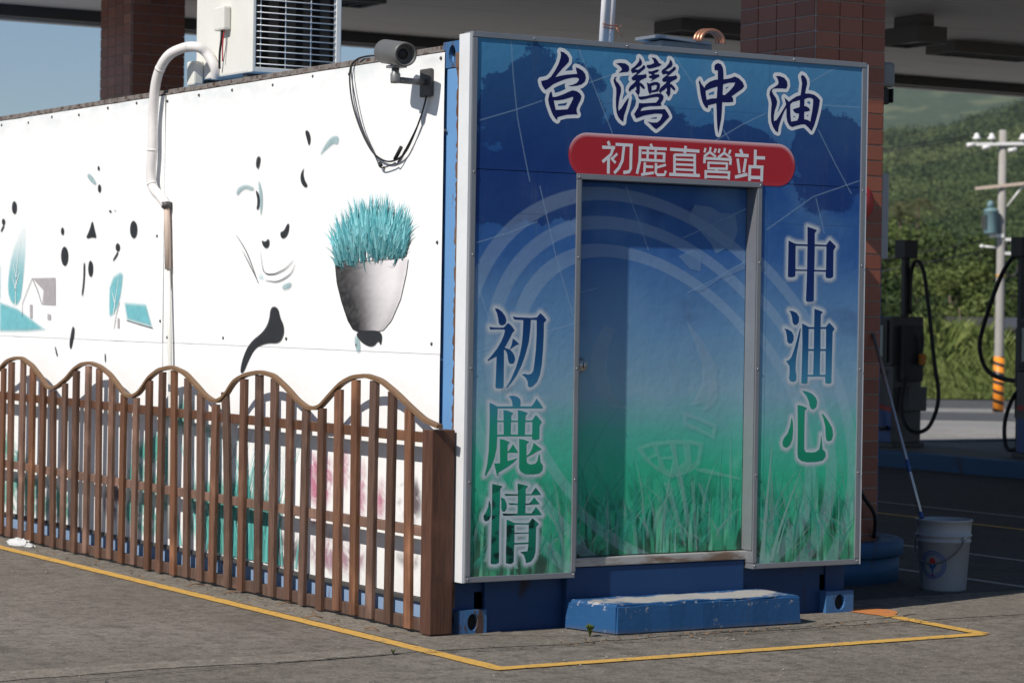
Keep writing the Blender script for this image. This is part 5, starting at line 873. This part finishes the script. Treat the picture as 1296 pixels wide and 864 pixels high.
for r0, r1 in ((.070, .075), (.061, .0655), (.052, .056)):
    mb = MB(); n = 48; mb.add([em(r * math.cos(2 * math.pi * i / n), r * math.sin(2 * math.pi * i / n)) for i in range(n) for r in (r0, r1)], [(2 * i, 2 * i + 1, (2 * i + 3) % (2 * n), (2 * i + 2) % (2 * n)) for i in range(n)]); mesh_obj('emblem_ring', mb, 'pump_blue', bk)
mesh_obj('emblem_flame', MB().loops([[(-.014, .008), (-.019, .022), (-.010, .026), (-.006, .042), (.003, .032), (.010, .036), (.017, .022), (.018, .010), (.006, .006)]], em), 'red_paint', bk)
mesh_obj('emblem_torch', MB().loops([[(-.024, .003), (.024, .003), (.013, -.018), (.006, -.022), (.003, -.05), (-.003, -.05), (-.006, -.022), (-.013, -.018)]], em), 'pump_blue', bk)
mesh_obj('emblem_foot', MB().loops([[(-.010, -.052), (.010, -.052), (.012, -.066), (-.012, -.066)]], em), 'red_paint', bk)
hp = [on_pail(.85 + (-2.55) * i / 14, .285 - .135 * math.sin(math.pi * i / 14) ** .8, .014 + .010 * math.sin(math.pi * i / 14)) for i in range(15)]
mesh_obj('handle', MB().tube(hp, .0045, 8), 'pump_grey', bk)
for a in (.85, -1.7): p_ = Vector(on_pail(a, .285, .006)); mesh_obj('handle_lug', MB().bbox(p_.x - .012, p_.x + .012, p_.y - .012, p_.y + .012, .294, .324, .004), 'plastic_white', bk)
mp = thing('mop_handle', 'thin metal mop handle standing in the bucket and leaning on the pillar', 'mop', (3.60, .58, .03))
mesh_obj('stick', MB().tube([(3.597, .575, .03), (3.583, .88, .755), (3.57, 1.183, 1.48)], .0115, 10), 'steel', mp)
mesh_obj('grip', MB().tube([(3.5845, .845, .672), (3.583, .875, .743)], .0135, 10), 'pump_blue', mp); mesh_obj('grip', MB().tube([(3.5897, .733, .405), (3.589, .75, .445)], .014, 10), 'pump_blue', mp)
tag(mesh_obj('plastic_bag', MB().add(*(lambda n, k: ([(-.225 + (.06 * math.cos(2 * math.pi * j / n)) * math.sin(i / k * 1.57) * (1 + .3 * math.sin(5 * j + i)) , 5.25 + (.20 * math.sin(2 * math.pi * j / n)) * math.sin(i / k * 1.57) * (1 + .2 * math.sin(3 * j + 2 * i)), .006 + max(0, .032 * math.cos(i / k * 1.57) * (1 + .4 * math.sin(7 * j + 3 * i)))) for i in range(k + 1) for j in range(n)], [(i * n + j, i * n + (j + 1) % n, (i + 1) * n + (j + 1) % n, (i + 1) * n + j) for i in range(k) for j in range(n)]))(16, 6)), 'bag', loc=(-.225, 5.25, 0)), 'crumpled white plastic bag on the ground at the fence foot', 'plastic bag')
rr = random.Random(21); TW = ['dry twig nearest the fence post', 'second dry twig from the fence post', 'third dry twig from the fence post', 'fourth dry twig from the fence post', 'dry twig farthest along the fence foot']
for i in range(5):
    y = .35 + i * .55 + rr.uniform(-.15, .15); x = -rr.uniform(.18, .32); a = rr.uniform(0, 3.14); L = rr.uniform(.05, .13)
    tag(mesh_obj('twig', MB().tube([(x, y, .010), (x + L * .5 * math.cos(a), y + L * .5 * math.sin(a), .020), (x + L * math.cos(a), y + L * math.sin(a), .010)], .0035, 5), 'twig', loc=(x, y, 0)), TW[i], 'twig', 'twigs along the fence foot')
mb = MB()
for i in range(260):
    if rr.random() < .6: x, y = -rr.uniform(.17, .36), rr.uniform(-.1, 6)
    else: x, y = rr.uniform(-.1, 2.5), -rr.uniform(.42, .62)
    s_ = rr.uniform(.004, .014); a = rr.uniform(0, 6.28); z = .006 + rr.uniform(0, .004)
    mb.add([(x + s_ * math.cos(a), y + s_ * math.sin(a), z), (x - s_ * .5 * math.sin(a), y + s_ * .5 * math.cos(a), z + s_ * .5), (x - s_ * math.cos(a), y - s_ * math.sin(a), z), (x + s_ * .5 * math.sin(a), y - s_ * .5 * math.cos(a), z + .001)], [(0, 1, 2, 3)])
tag(mesh_obj('leaf_litter', mb, 'leaf_dry'), 'scattered dry leaf crumbs on the ground around the cabin', 'litter', kind='stuff')
mb = MB()
for i in range(700):
    x, y = rr.uniform(-3, 4.2), rr.uniform(-2.6, -.4) if rr.random() < .75 else rr.uniform(-1.2, 4)
    if x > -.4 and y > -.42: x = -rr.uniform(.4, 2.6)
    s_ = rr.uniform(.002, .006) * (1 if rr.random() < .93 else 2); z = .004; a = rr.uniform(0, 6.28); q = [(x + s_ * math.cos(a + k * 1.57) * rr.uniform(.6, 1.2), y + s_ * math.sin(a + k * 1.57) * rr.uniform(.6, 1.2), z) for k in range(4)]
    mb.add(q + [(x, y, z + s_ * rr.uniform(.6, 1.1))], [(0, 1, 4), (1, 2, 4), (2, 3, 4), (3, 0, 4)])
tag(mesh_obj('grit', mb, 'grit'), 'loose grit scattered over the asphalt in front of the cabin', 'gravel', kind='stuff')
def weed(x, y, n, h, label, seed):
    q = random.Random(seed); mb = MB()
    for i in range(n):
        a = q.uniform(0, 6.28); L = h * q.uniform(.5, 1.1); sp_ = L * q.uniform(.3, .8); w = .006; d = Vector((math.cos(a), math.sin(a), 0)); p_ = Vector((-d.y, d.x, 0)) * w
        b = Vector((x, y, .003)); m_ = b + d * sp_ * .5 + Vector((0, 0, L * .8)); t_ = b + d * sp_ + Vector((0, 0, L * .7)); mb.add([b - p_ * .3, b + p_ * .3, m_ + p_, m_ - p_, t_], [(0, 1, 2, 3), (3, 2, 4)])
    return tag(mesh_obj('weed', mb, 'leaf_mid', loc=(x, y, 0)), label, 'weed')
weed(.56, -.36, 26, .07, 'small green weed growing beside the left corner of the step', 1); weed(-.62, -.52, 18, .025, 'tiny weed growing in the ground crack', 2)
# ---------------------------------------------------------------- pump island and fuel pumps
isl = thing('pump_island', 'long raised island with blue painted kerb under the fuel pumps', 'island', (12.0, 6, 0))
mesh_obj('kerb', MB().bbox(11.40, 12.75, -4, 13.0, -.05, .17, .02), 'island_blue', isl); mesh_obj('deck', MB().box(11.52, 12.63, -3.9, 12.9, .1, .174), 'deck', isl)
def pump(y0, y1, hose_end, label, off=-.10):
    o = thing('fuel_pump', label, 'fuel pump', (12.05, (y0 + y1) / 2, .174), 'fuel pumps on the island'); x0, x1 = 11.78, 12.18; zb = .176
    mesh_obj('base_plate', MB().bbox(x0 - .03, x1 + .03, y0 - .03, y1 + .03, zb, zb + .05, .006), 'dark_metal', o)
    lo = mesh_obj('lower_cabinet', MB().bbox(x0, x1, y0, y1, zb + .05, zb + .885, .012), 'pump_grey', o)
    mesh_obj('blue_band', MB().box(x0 - .004, x0 - .0005, y0 + .02, y1 - .02, zb + .06, zb + .40), 'pump_blue', lo)
    mb = MB(); n = 12; P = [(y0 + .02 + (y1 - y0 - .04) * i / n, zb + .41 + .10 * math.sin(i / n * 1.6)) for i in range(n + 1)]
    mesh_obj('red_stripe', mb.ribbon(P, .05, lambda a, b: (x0 - .006, a, b)), 'red_paint', lo)
    up = mesh_obj('upper_cabinet', MB().bbox(x0 - .02, x1 + .02, y0, y1, zb + .88, zb + 1.42, .015), 'dark_metal', o)
    mesh_obj('bezel', MB().bbox(x0 - .045, x0 - .021, y0 + .06, y1 - .06, zb + .92, zb + 1.38, .008), 'black', up)
    sc = mesh_obj('display', MB().bbox(x0 - .052, x0 - .046, y0 + .12, y1 - .12, zb + .98, zb + 1.32, .003), 'lcd', up)
    for r_ in range(3):
        for c_ in range(5):
            yy = y0 + .18 + c_ * .12; z_ = zb + 1.02 + r_ * .10; mb = MB()
            for (a, b, c, d) in ((0, .05, .0, .012), (0, .05, .056, .068), (0, .012, .006, .062), (.038, .05, .006, .062)) if (r_ + c_) % 3 else ((.038, .05, .0, .068),):
                if yy + b < y1 - .13: mb.box(x0 - .0545, x0 - .0525, yy + a, yy + b, z_ + c, z_ + d)
            if mb.v: mesh_obj('digit', mb, 'digit', up)
    ye = y0 if hose_end < 0 else y1; s_ = hose_end
    mesh_obj('nozzle_holster', MB().bbox(x0 + .06, x1 - .06, min(ye, ye + s_ * .10), max(ye, ye + s_ * .10), zb + .72, zb + 1.32, .012), 'black', o)
    mesh_obj('hose_box', MB().bbox(x0 + .10, x1 - .04, min(ye, ye + s_ * .14), max(ye, ye + s_ * .14), zb + .40, zb + .66, .01), 'pump_grey', o)
    nz = mesh_obj('nozzle', MB().tube(smooth_pts([(x0 + .28, ye + s_ * .13, zb + 1.0), (x0 + .28, ye + s_ * .15, zb + 1.15), (x0 + .26, ye + s_ * .16, zb + 1.22)]), [.018] * 11, 8), 'dark_metal', o); mesh_obj('nozzle_grip', MB().bbox(x0 + .24, x0 + .32, ye + s_ * .15 - .02, ye + s_ * .15 + .02, zb + .90, zb + 1.02, .01), 'orange_paint', nz)
    ym = ye + s_ * off
    mesh_obj('hose_mast', MB().bbox(x0 + .20, x0 + .27, ym - .03, ym + .03, zb + (1.42 if off < 0 else .0), zb + 2.05, .006), 'black', o); mesh_obj('mast_box', MB().bbox(x0 + .15, x0 + .33, ym - .09, ym + .09, zb + 2.05, zb + 2.25, .01), 'black', o)
    if off < 0:
        mesh_obj('hose', MB().tube(smooth_pts([(x0 + .27, ym + s_ * .04, zb + 1.45), (x0 + .27, ym + s_ * .045, zb + 1.85), (x0 + .27, ym + s_ * .12, zb + 2.02), (x0 + .28, ym + s_ * .24, zb + 1.92), (x0 + .28, ym + s_ * .34, zb + 1.5), (x0 + .30, ym + s_ * .42, zb + .95), (x0 + .30, ym + s_ * .50, zb + .55), (x0 + .24, ym + s_ * .44, zb + .26), (x0 + .14, ym + s_ * .36, zb + .18), (x0 + .05, ym + s_ * .28, zb + .24), (x0 + .02, ym + s_ * .22, zb + .45), (x0 + .08, ym + s_ * .20, zb + .70), (x0 + .14, ym + s_ * .18, zb + .80)]), .022, 8), 'rubber', o)
        mesh_obj('hose', MB().tube(smooth_pts([(x0 - .03, ym + .02, zb + .80), (x0 - .07, ym + .06, zb + .84), (x0 - .08, ym + .12, zb + .78), (x0 - .08, ym + .16, zb + .55), (x0 - .08, ym + .12, zb + .30), (x0 - .06, ym + .04, zb + .20), (x0 - .03, ym - .06, zb + .22)]), .020, 8), 'rubber', o)
    else:
        mesh_obj('hose', MB().tube(smooth_pts([(x0 + .24, ym, zb + 2.0), (x0 + .22, ym + .10, zb + 2.06), (x0 + .18, ym + .26, zb + 1.85), (x0 + .14, ym + .44, zb + 1.4), (x0 + .12, ym + .50, zb + 1.1), (x0 + .12, ym + .36, zb + .86), (x0 + .14, ym + .05, zb + .78), (x0 + .14, ye - .02, zb + .80)]), .024, 8), 'rubber', o)
        mesh_obj('hose', MB().tube(smooth_pts([(x0 + .12, ye - .01, zb + .74), (x0 + .08, ye + .13, zb + .62), (x0 + .04, ye + .21, zb + .35), (x0 + .02, ye + .16, zb + .10), (x0 + .04, ye + .04, zb + .08), (x0 + .06, ye - .02, zb + .12)]), .022, 8), 'rubber', o)
    return o
pump(10.80, 11.75, -1, 'grey and blue fuel pump with black hose mast beside the tiled pillar')
pump(7.9, 8.86, 1, 'fuel pump with red and blue stripes, cut off by the right edge of the picture', .20)
# ---------------------------------------------------------------- utility pole with cross-arms, transformer, wires
px_, py_, pz_ = 44.73, 45.45, gz(44.73, 45.45)
pole = thing('utility_pole', 'concrete utility pole with transformer and striped orange base beyond the road', 'utility pole', (px_, py_, pz_))
H = 8.15
mesh_obj('shaft', MB().lathe((px_, py_, pz_), [(.145, -.2), (.14, 1.0), (.125, 4), (.105, H)], 16), 'concrete', pole)
mesh_obj('striped_sleeve', MB().lathe((px_, py_, pz_), [(.16, 0), (.152, 1.62)], 24), 'pole_stripes', pole)
S3 = Vector((SID[0], SID[1], 0)); U3 = Vector((0, 0, 1)); F3 = Vector((FWD[0], FWD[1], 0)); P0 = Vector((px_, py_, pz_))
for zc_, half, off in ((7.75, 1.15, .1), (6.55, .85, .05)):
    a3 = (S3 + U3 * (.03 if zc_ > 7 else .12)).normalized(); mesh_obj('cross_arm', MB().obox(P0 + U3 * zc_ + S3 * off - F3 * .15, a3, F3, U3, half, .04, .045), 'porcelain' if zc_ > 7 else 'pipe_tan', pole)
for s_ in (-.78, -.35, .55, 1.0): mesh_obj('insulator', MB().lathe(P0 + U3 * 7.80 + S3 * s_ - F3 * .15, [(.03, 0), (.03, .06), (.13, .07), (.11, .13), (.07, .15), (.07, .22), (.0, .26)], 12), 'porcelain', pole)
for s_, dz in ((-.95, 7.68), (-.5, 7.62), (.25, 7.55)): mesh_obj('insulator', MB().tube([P0 + U3 * dz + S3 * (s_ - .12) - F3 * .16, P0 + U3 * dz + S3 * (s_ + .12) - F3 * .16 + U3 * .05], .06, 8), 'porcelain', pole)
tr = mesh_obj('transformer', MB().lathe(P0 + S3 * -.34 + U3 * 5.15 - F3 * .2, [(.0, 0), (.19, .0), (.20, .04), (.20, .62), (.22, .64), (.22, .68), (.12, .74), (.0, .76)], 20), 'teal_metal', pole)
mesh_obj('bushing', MB().lathe(P0 + S3 * -.36 + U3 * 5.88 - F3 * .2, [(.04, 0), (.10, .05), (.10, .15), (.05, .22), (0, .23)], 12), 'teal_metal', tr)
for k in range(5): a = 2.4 + k * .5; mesh_obj('cooling_fin', MB().obox(P0 + S3 * -.34 + U3 * 5.48 - F3 * .2 + S3 * math.cos(a) * .24 + F3 * math.sin(a) * -.24, S3, F3, U3, .02, .02, .22), 'dark_metal', tr)
mesh_obj('bracket', MB().obox(P0 + S3 * -.15 + U3 * 5.1 - F3 * .1, S3, F3, U3, .2, .05, .05), 'porcelain', pole)
for s_, z_, w_ in ((.35, 5.0, .25), (.3, 4.6, .2)): mesh_obj('bracket', MB().obox(P0 + S3 * s_ + U3 * z_ - F3 * .1, S3, F3, U3, w_, .03, .04), 'porcelain', pole)
mesh_obj('brace', MB().tube([P0 + S3 * .15 + U3 * 5.95, P0 + S3 * .62 + U3 * 6.6 - F3 * .1], .03, 6), 'porcelain', pole)
mesh_obj('yellow_band', MB().lathe(P0 + U3 * 3.92, [(.135, 0), (.135, .07)], 16), 'yellow_line', pole)
mesh_obj('street_lamp_arm', MB().tube([P0 + U3 * 4.75, P0 + U3 * 4.8 - S3 * .5], .03, 6).lathe(P0 + U3 * 4.74 - S3 * .55, [(0, 0), (.07, .03), (.07, .08), (0, .12)], 10), 'porcelain', pole)
mesh_obj('cable_coil', MB().tube([P0 + S3 * (.32 + .22 * math.cos(a)) + U3 * (4.45 + .52 * math.sin(a)) for a in [2 * math.pi * i / 20 for i in range(21)]], .035, 6), 'rubber', pole)
for k, (s_, z_, s2, z2, dd) in enumerate(((-.78, 8.0, -38, 6.4, 14), (-.35, 8.0, -38, 6.0, 14.6), (-.3, 5.0, -38, 1.4, 8), (-.3, 4.7, -38, .6, 8), (.55, 8.0, 30, 9.5, -6), (1.0, 8.0, 30, 9.1, -6))):
    A = P0 + S3 * s_ + U3 * z_; B = P0 + S3 * s2 + U3 * z2 + F3 * dd; pts = [A.lerp(B, i / 16) - U3 * 1.1 * 4 * (i / 16) * (1 - i / 16) for i in range(17)]
    tag(mesh_obj('power_line', MB().tube(pts, .018, 5), 'rubber', loc=A), ['upper power line strung from the left insulator of the pole', 'power line strung from the second insulator of the pole', 'sagging service wire below the transformer', 'lowest sagging wire below the transformer', 'power line leaving the right insulator of the pole', 'power line leaving the outermost right insulator'][k], 'wire', 'wires on the utility pole')
# ---------------------------------------------------------------- vegetation
def vnoise(x, y, seed, oct=5):
    t = np.zeros_like(x); amp = 1; f = 1
    for o_ in range(oct):
        q = np.random.default_rng(seed + o_); ph = q.uniform(0, 6.28, 8); an = q.uniform(0, 6.28, 4)
        for k in range(4): t += amp * .25 * np.sin(f * (x * np.cos(an[k]) + y * np.sin(an[k])) + ph[k] + 1.3 * np.sin(.7 * f * (x * np.sin(an[k]) - y * np.cos(an[k])) + ph[k + 4]))
        amp *= .5; f *= 2.05
    return t
def leaf_cloud(centres, radii, n_each, size, flat=.8, seed=0, up=.35):
    sizes = size if hasattr(size, '__len__') else [size] * len(centres)
    g = np.random.default_rng(seed); V = []; F = []; k0 = 0
    for c, r, n, size in zip(centres, radii, n_each, sizes):
        d = g.normal(size=(n, 3)); d /= np.linalg.norm(d, axis=1)[:, None]; rad = r * g.uniform(.35, 1.0, n) ** .5; p = np.array(c) + d * rad[:, None] * np.array([1, 1, flat])
        a = d + g.normal(size=(n, 3)) * .7 + np.array([0, 0, up]); a /= np.linalg.norm(a, axis=1)[:, None]; t = np.cross(a, g.normal(size=(n, 3))); t /= np.linalg.norm(t, axis=1)[:, None]; b = np.cross(a, t); s = size * g.uniform(.5, 1.3, n)[:, None]
        q = np.stack([p - t * s, p + b * s * .55, p + t * s, p - b * s * .55], 1).reshape(-1, 3); V.append(q); i = np.arange(n) * 4 + k0; F.append(np.stack([i, i + 1, i + 2, i + 3], 1)); k0 += 4 * n
    return np.concatenate(V), np.concatenate(F)
def np_mesh(name, V, F, mat, parent=None, loc=(0, 0, 0)):
    L = np.array(wloc(parent) if parent is not None else loc); me = bpy.data.meshes.new(name); me.vertices.add(len(V)); me.vertices.foreach_set('co', (V - L).astype(np.float32).ravel())
    me.loops.add(F.size); me.loops.foreach_set('vertex_index', F.astype(np.int32).ravel()); me.polygons.add(len(F)); me.polygons.foreach_set('loop_start', np.arange(0, F.size, F.shape[1], dtype=np.int32)); me.polygons.foreach_set('loop_total', np.full(len(F), F.shape[1], np.int32)); me.update(); me.validate()
    me.materials.append(M[mat]); o = bpy.data.objects.new(name, me); C.objects.link(o)
    if parent is not None: o.parent = parent
    else: o.location = loc
    return o
def tree(d, s, h, w, mat, label, seed, n=1500, size=.22, low=.15):
    q = random.Random(seed); b = Vector(at_d(d, s)); o = thing('broadleaf_tree', label, 'tree', b, 'trees beyond the road'); mb = MB()
    lean = Vector((q.uniform(-.08, .08), q.uniform(-.08, .08), 1)); mb.tube([b, b + lean * h * .3, b + lean * h * .62], [.05 * h * .5, .035 * h * .5, .015 * h * .5], 8); cs = []; rs = []
    k = 16
    for i in range(k):
        a = q.uniform(0, 6.28); t = q.uniform(low, 1); rr_ = w * .5 * math.sin(min(1, .25 + t) * 2.4) * q.uniform(.4, .95); c = b + lean * h * t * .92 + Vector((math.cos(a) * rr_, math.sin(a) * rr_, 0)); cs.append(c[:]); rs.append(w * q.uniform(.14, .27))
        if i % 3 == 0: mb.tube([b + lean * h * t * .5, c], [.012 * h * .6, .004 * h], 5)
    mesh_obj('trunk', mb, 'bark', o); V, F = leaf_cloud(cs, rs, [n // k] * k, size, .8, seed); np_mesh('crown', V, F, mat, o); return o
tl = [(103, 16.2, 3.6, 3.4, 'leaf_dark', 'low dark shrub behind the grass bank left of the shed'), (102, 13.2, 3.3, 3.0, 'leaf_mid', 'low rounded shrub behind the grass bank beside the far pump'), (104, 14.6, 5.2, 5.0, 'leaf_dark', 'dark bushy tree standing behind the hose mast of the far pump'), (105, 18.4, 6.6, 4.2, 'leaf_light', 'yellow-green leafy tree just left of the utility pole'), (106, 16.8, 4.6, 4.0, 'leaf_mid', 'mid green shrubby tree between the dark tree and the pole'), (110, 22.2, 5.2, 4.5, 'leaf_mid', 'green tree directly right of the utility pole'), (120, 16.0, 7.5, 6.5, 'leaf_dark', 'tall dark tree further up behind the yellow-green tree'), (124, 21.0, 8.0, 6.5, 'leaf_mid', 'tall green tree behind the shed roof'), (130, 25.0, 8.5, 7.0, 'leaf_dark', 'dark tree at the right edge beyond the shed'), (118, 12.2, 6.0, 6.0, 'leaf_mid', 'green tree low on the slope beside the tiled pillar'), (140, 19.0, 9.5, 7.5, 'leaf_light', 'pale green tree high on the lower slope'), (102, 25.5, 6.0, 5.5, 'leaf_dark', 'dark tree beyond the pump at the right edge'), (112, 8.5, 6.5, 6.0, 'leaf_dark', 'dark tree hidden mostly behind the tiled pillar'), (108, 30, 7, 6, 'leaf_mid', 'green tree beyond the right edge of the road'), (150, 15.0, 9.0, 8.0, 'leaf_mid', 'broad green tree at the foot of the hill')]
for k, (d, s, h, w, mt, lab) in enumerate(tl): tree(d, s, h * (.82 if d < 110 else .9), w, mt, lab, 40 + k, 7000, .11 if d < 112 else .15)
def palm(d, s, h, label, seed):
    q = random.Random(seed); b = Vector(at_d(d, s)); o = thing('palm_tree', label, 'palm tree', b, 'palms on the lower slope'); top = b + Vector((q.uniform(-.4, .4), q.uniform(-.4, .4), h)); mesh_obj('trunk', MB().tube([b, b.lerp(top, .5), top], [.16, .12, .09], 8), 'bark', o)
    for i in range(13):
        a = 2 * math.pi * i / 13 + q.uniform(-.2, .2); el = q.uniform(.1, 1.1); L = q.uniform(1.7, 2.4); mb = MB(); P = []
        for j in range(7): t = j / 6; P.append(top + Vector((math.cos(a) * math.cos(el), math.sin(a) * math.cos(el), math.sin(el))) * L * t - Vector((0, 0, 1.5 * t * t)))
        sd = Vector((-math.sin(a), math.cos(a), 0))
        for j in range(6):
            for sg in (-1, 1):
                for u in (0, .33, .66): c = P[j].lerp(P[j + 1], u); l = .55 * math.sin(.4 + 2.4 * (j + u) / 6); dv = (P[j + 1] - P[j]).normalized(); e = c + sd * sg * l * .8 + dv * l * .5 - Vector((0, 0, .25 * l)); mb.add([c, c + dv * .07, e], [(0, 1, 2)])
        mesh_obj('frond', mb, 'leaf_palm', o, recalc=False)
for k, (d, s, h) in enumerate(((132, 14.6, 7.2), (136, 17.8, 7.8), (142, 20.8, 8.6), (138, 12.8, 7.6), (150, 23.5, 9.5), (155, 18.4, 9.6))): palm(d, s, h, ['yellowish palm above the dark bushy tree', 'palm rising above the yellow-green tree', 'palm behind the utility pole', 'palm closest to the tiled pillar', 'tallest palm at the right of the pole', 'distant palm highest on the slope'][k], 60 + k)
# grass bank and flowers behind the road
g = np.random.default_rng(3); n = 42000; ss_ = g.uniform(3, 34, n); dd_ = 92.3 + 6.5 * g.uniform(0, 1, n) ** 1.2
bx = -6.357 + FWD[0] * dd_ + SID[0] * ss_; by = -10.863 + FWD[1] * dd_ + SID[1] * ss_; lump = .75 + .45 * vnoise(ss_ * 1.7, dd_ * .6, 77, 3); bz = -1.30 + np.zeros(n) + (dd_ - 92.3) * .22
hh_ = (.25 + (dd_ - 92.3) * .16) * lump * g.uniform(.6, 1.3, n) + .15; an = g.uniform(0, 6.28, n); ln = hh_ * g.uniform(.15, .7, n); wd = g.uniform(.025, .06, n)
B = np.stack([bx, by, bz], 1); dx = np.stack([np.cos(an), np.sin(an), np.zeros(n)], 1); px2 = np.stack([np.full(n, SID[0]), np.full(n, SID[1]), np.zeros(n)], 1) * wd[:, None]; up_ = np.stack([np.zeros(n), np.zeros(n), hh_], 1)
V = np.stack([B - px2, B + px2, B + dx * (ln * .45)[:, None] + up_ * .7 + px2 * .7, B + dx * ln[:, None] + up_ - px2 * .2], 1).reshape(-1, 3); F = np.arange(4 * n).reshape(-1, 4)
tag(np_mesh('grass_bank', V, F, 'leaf_grass'), 'tall light green grass bank along the far side of the road', 'grass', kind='stuff')
cs = [at_d(92 + g.uniform(0, .6), 13.1 + g.uniform(-.9, .9), .45) for _ in range(14)]; V, F = leaf_cloud(cs, [.28] * 14, [24] * 14, .07, .7, 5); tag(np_mesh('flower_patch', V, F, 'flower'), 'low patch of pink flowers at the foot of the grass bank', 'flowers', kind='stuff')
strip('verge', 92, 150, 'hill_near', .05)
# low shed with corrugated roof beyond the trees
sx, sy, sz = at_d(101, 20.2); sh = thing('roadside_shed', 'low shed with dark roof edge and pale awning behind the utility pole', 'shed', (sx, sy, sz)); SB = Vector((sx, sy, sz))
mesh_obj('wall', MB().obox(SB + U3 * 1.2 + F3 * 1.2, S3, F3, U3, 2.6, 1.0, 1.2), 'concrete', sh); mesh_obj('roof', MB().obox(SB + U3 * 2.72 + F3 * .9, S3, (F3 + U3 * .12).normalized(), (U3 - F3 * .12).normalized(), 3.0, 1.6, .07), 'dark_metal', sh)
mesh_obj('awning', MB().obox(SB + U3 * 2.2 - F3 * .6 - S3 * .9, S3, (F3 + U3 * .3).normalized(), (U3 - F3 * .3).normalized(), 1.2, .5, .03), 'porcelain', sh); mesh_obj('awning', MB().obox(SB + U3 * 2.0 - F3 * .7 + S3 * 1.3, S3, (F3 + U3 * .3).normalized(), (U3 - F3 * .3).normalized(), 1.1, .5, .03), 'porcelain', sh)
# ---------------------------------------------------------------- hills with forest
def hill(name, r0, r1, ridge, mat, seed, amp, na=220, nr=60, a0=-35, a1=100):
    A, T = np.meshgrid(np.radians(np.linspace(a0, a1, na)), np.linspace(0, 1, nr), indexing='ij'); Rr = r0 + (r1 - r0) * T
    E = ridge(np.degrees(A)); X = -6.36 + Rr * np.sin(A); Y = -10.86 + Rr * np.cos(A)
    S = np.where(T < .8, (T / .8) ** .62 * Rr / (r0 + (r1 - r0) * .8), np.cos((T - .8) / .2 * np.pi / 2)); Z = -1.3 + E * (r0 + (r1 - r0) * .8) * S + amp * vnoise(X * 6 / (r1 - r0), Y * 6 / (r1 - r0), seed) * np.minimum(1, T * 6) * np.clip(S, .1, 1)
    V = np.stack([X, Y, Z], -1).reshape(-1, 3); i, j = np.meshgrid(np.arange(na - 1), np.arange(nr - 1), indexing='ij'); F = np.stack([i * nr + j, (i + 1) * nr + j, (i + 1) * nr + j + 1, i * nr + j + 1], -1).reshape(-1, 4)
    o = np_mesh(name, V, F, mat); o.data.polygons.foreach_set('use_smooth', [True] * len(F)); tag(o, kind='structure'); return X, Y, Z
near = lambda a: np.interp(a, [-35, 0, 20, 30, 36, 39.5, 41, 42.8, 48, 60, 100], [.01, .02, .03, .04, .058, .070, .0725, .083, .10, .115, .095])
far = lambda a: np.interp(a, [-35, 0, 20, 28, 34, 38, 42, 48, 60, 100], [.015, .025, .04, .06, .085, .112, .115, .12, .13, .1])
NX, NY, NZ = hill('near_hill', 170, 1700, near, 'hill_near', 5, 5, 300, 80); FX_, FY_, FZ_ = hill('far_hill', 2000, 4200, far, 'hill_far', 9, 40)
g = np.random.default_rng(12); cs = []; rs = []; ns = []; sz_ = []
na, nr = NX.shape
for k in range(15000):
    a = g.uniform(.53, .605) if k % 5 else g.uniform(.3, 1); i = a * (na - 1); j = (g.uniform(.0, 1) ** 1.5 * .84 + .015) * (nr - 1); i0, j0 = int(i), int(j); fx, fy = i - i0, j - j0; i1, j1 = min(i0 + 1, na - 1), min(j0 + 1, nr - 1)
    def bl(Q): return (Q[i0, j0] * (1 - fx) + Q[i1, j0] * fx) * (1 - fy) + (Q[i0, j1] * (1 - fx) + Q[i1, j1] * fx) * fy
    r = g.uniform(1.3, 2.9) * (1 + .9 * (j / nr)); x, y, z = bl(NX), bl(NY), bl(NZ); cs.append((x, y, z + r * .45)); rs.append(r); ns.append(34); sz_.append(.22 + .85 * j / nr)
V, F = leaf_cloud(cs, rs, ns, sz_, .85, 8, .6); tag(np_mesh('forest', V, F, 'leaf_forest'), 'dense green forest covering the hillside beyond the road', 'forest', kind='stuff')
# ---------------------------------------------------------------- air
hz = bpy.data.materials.new('air'); hz.use_nodes = True; hn = hz.node_tree.nodes; hn.remove(hn['Principled BSDF'])
pv = hn.new('ShaderNodeVolumePrincipled'); pv.inputs['Color'].default_value = (.80, .88, 1, 1); pv.inputs['Density'].default_value = .00007; pv.inputs['Anisotropy'].default_value = .2
hz.node_tree.links.new(pv.outputs[0], hn['Material Output'].inputs['Volume']); M['air'] = hz
tag(mesh_obj('haze', MB().box(-4700, 4700, -4700, 4700, -3.0, 520), 'air'), kind='stuff')
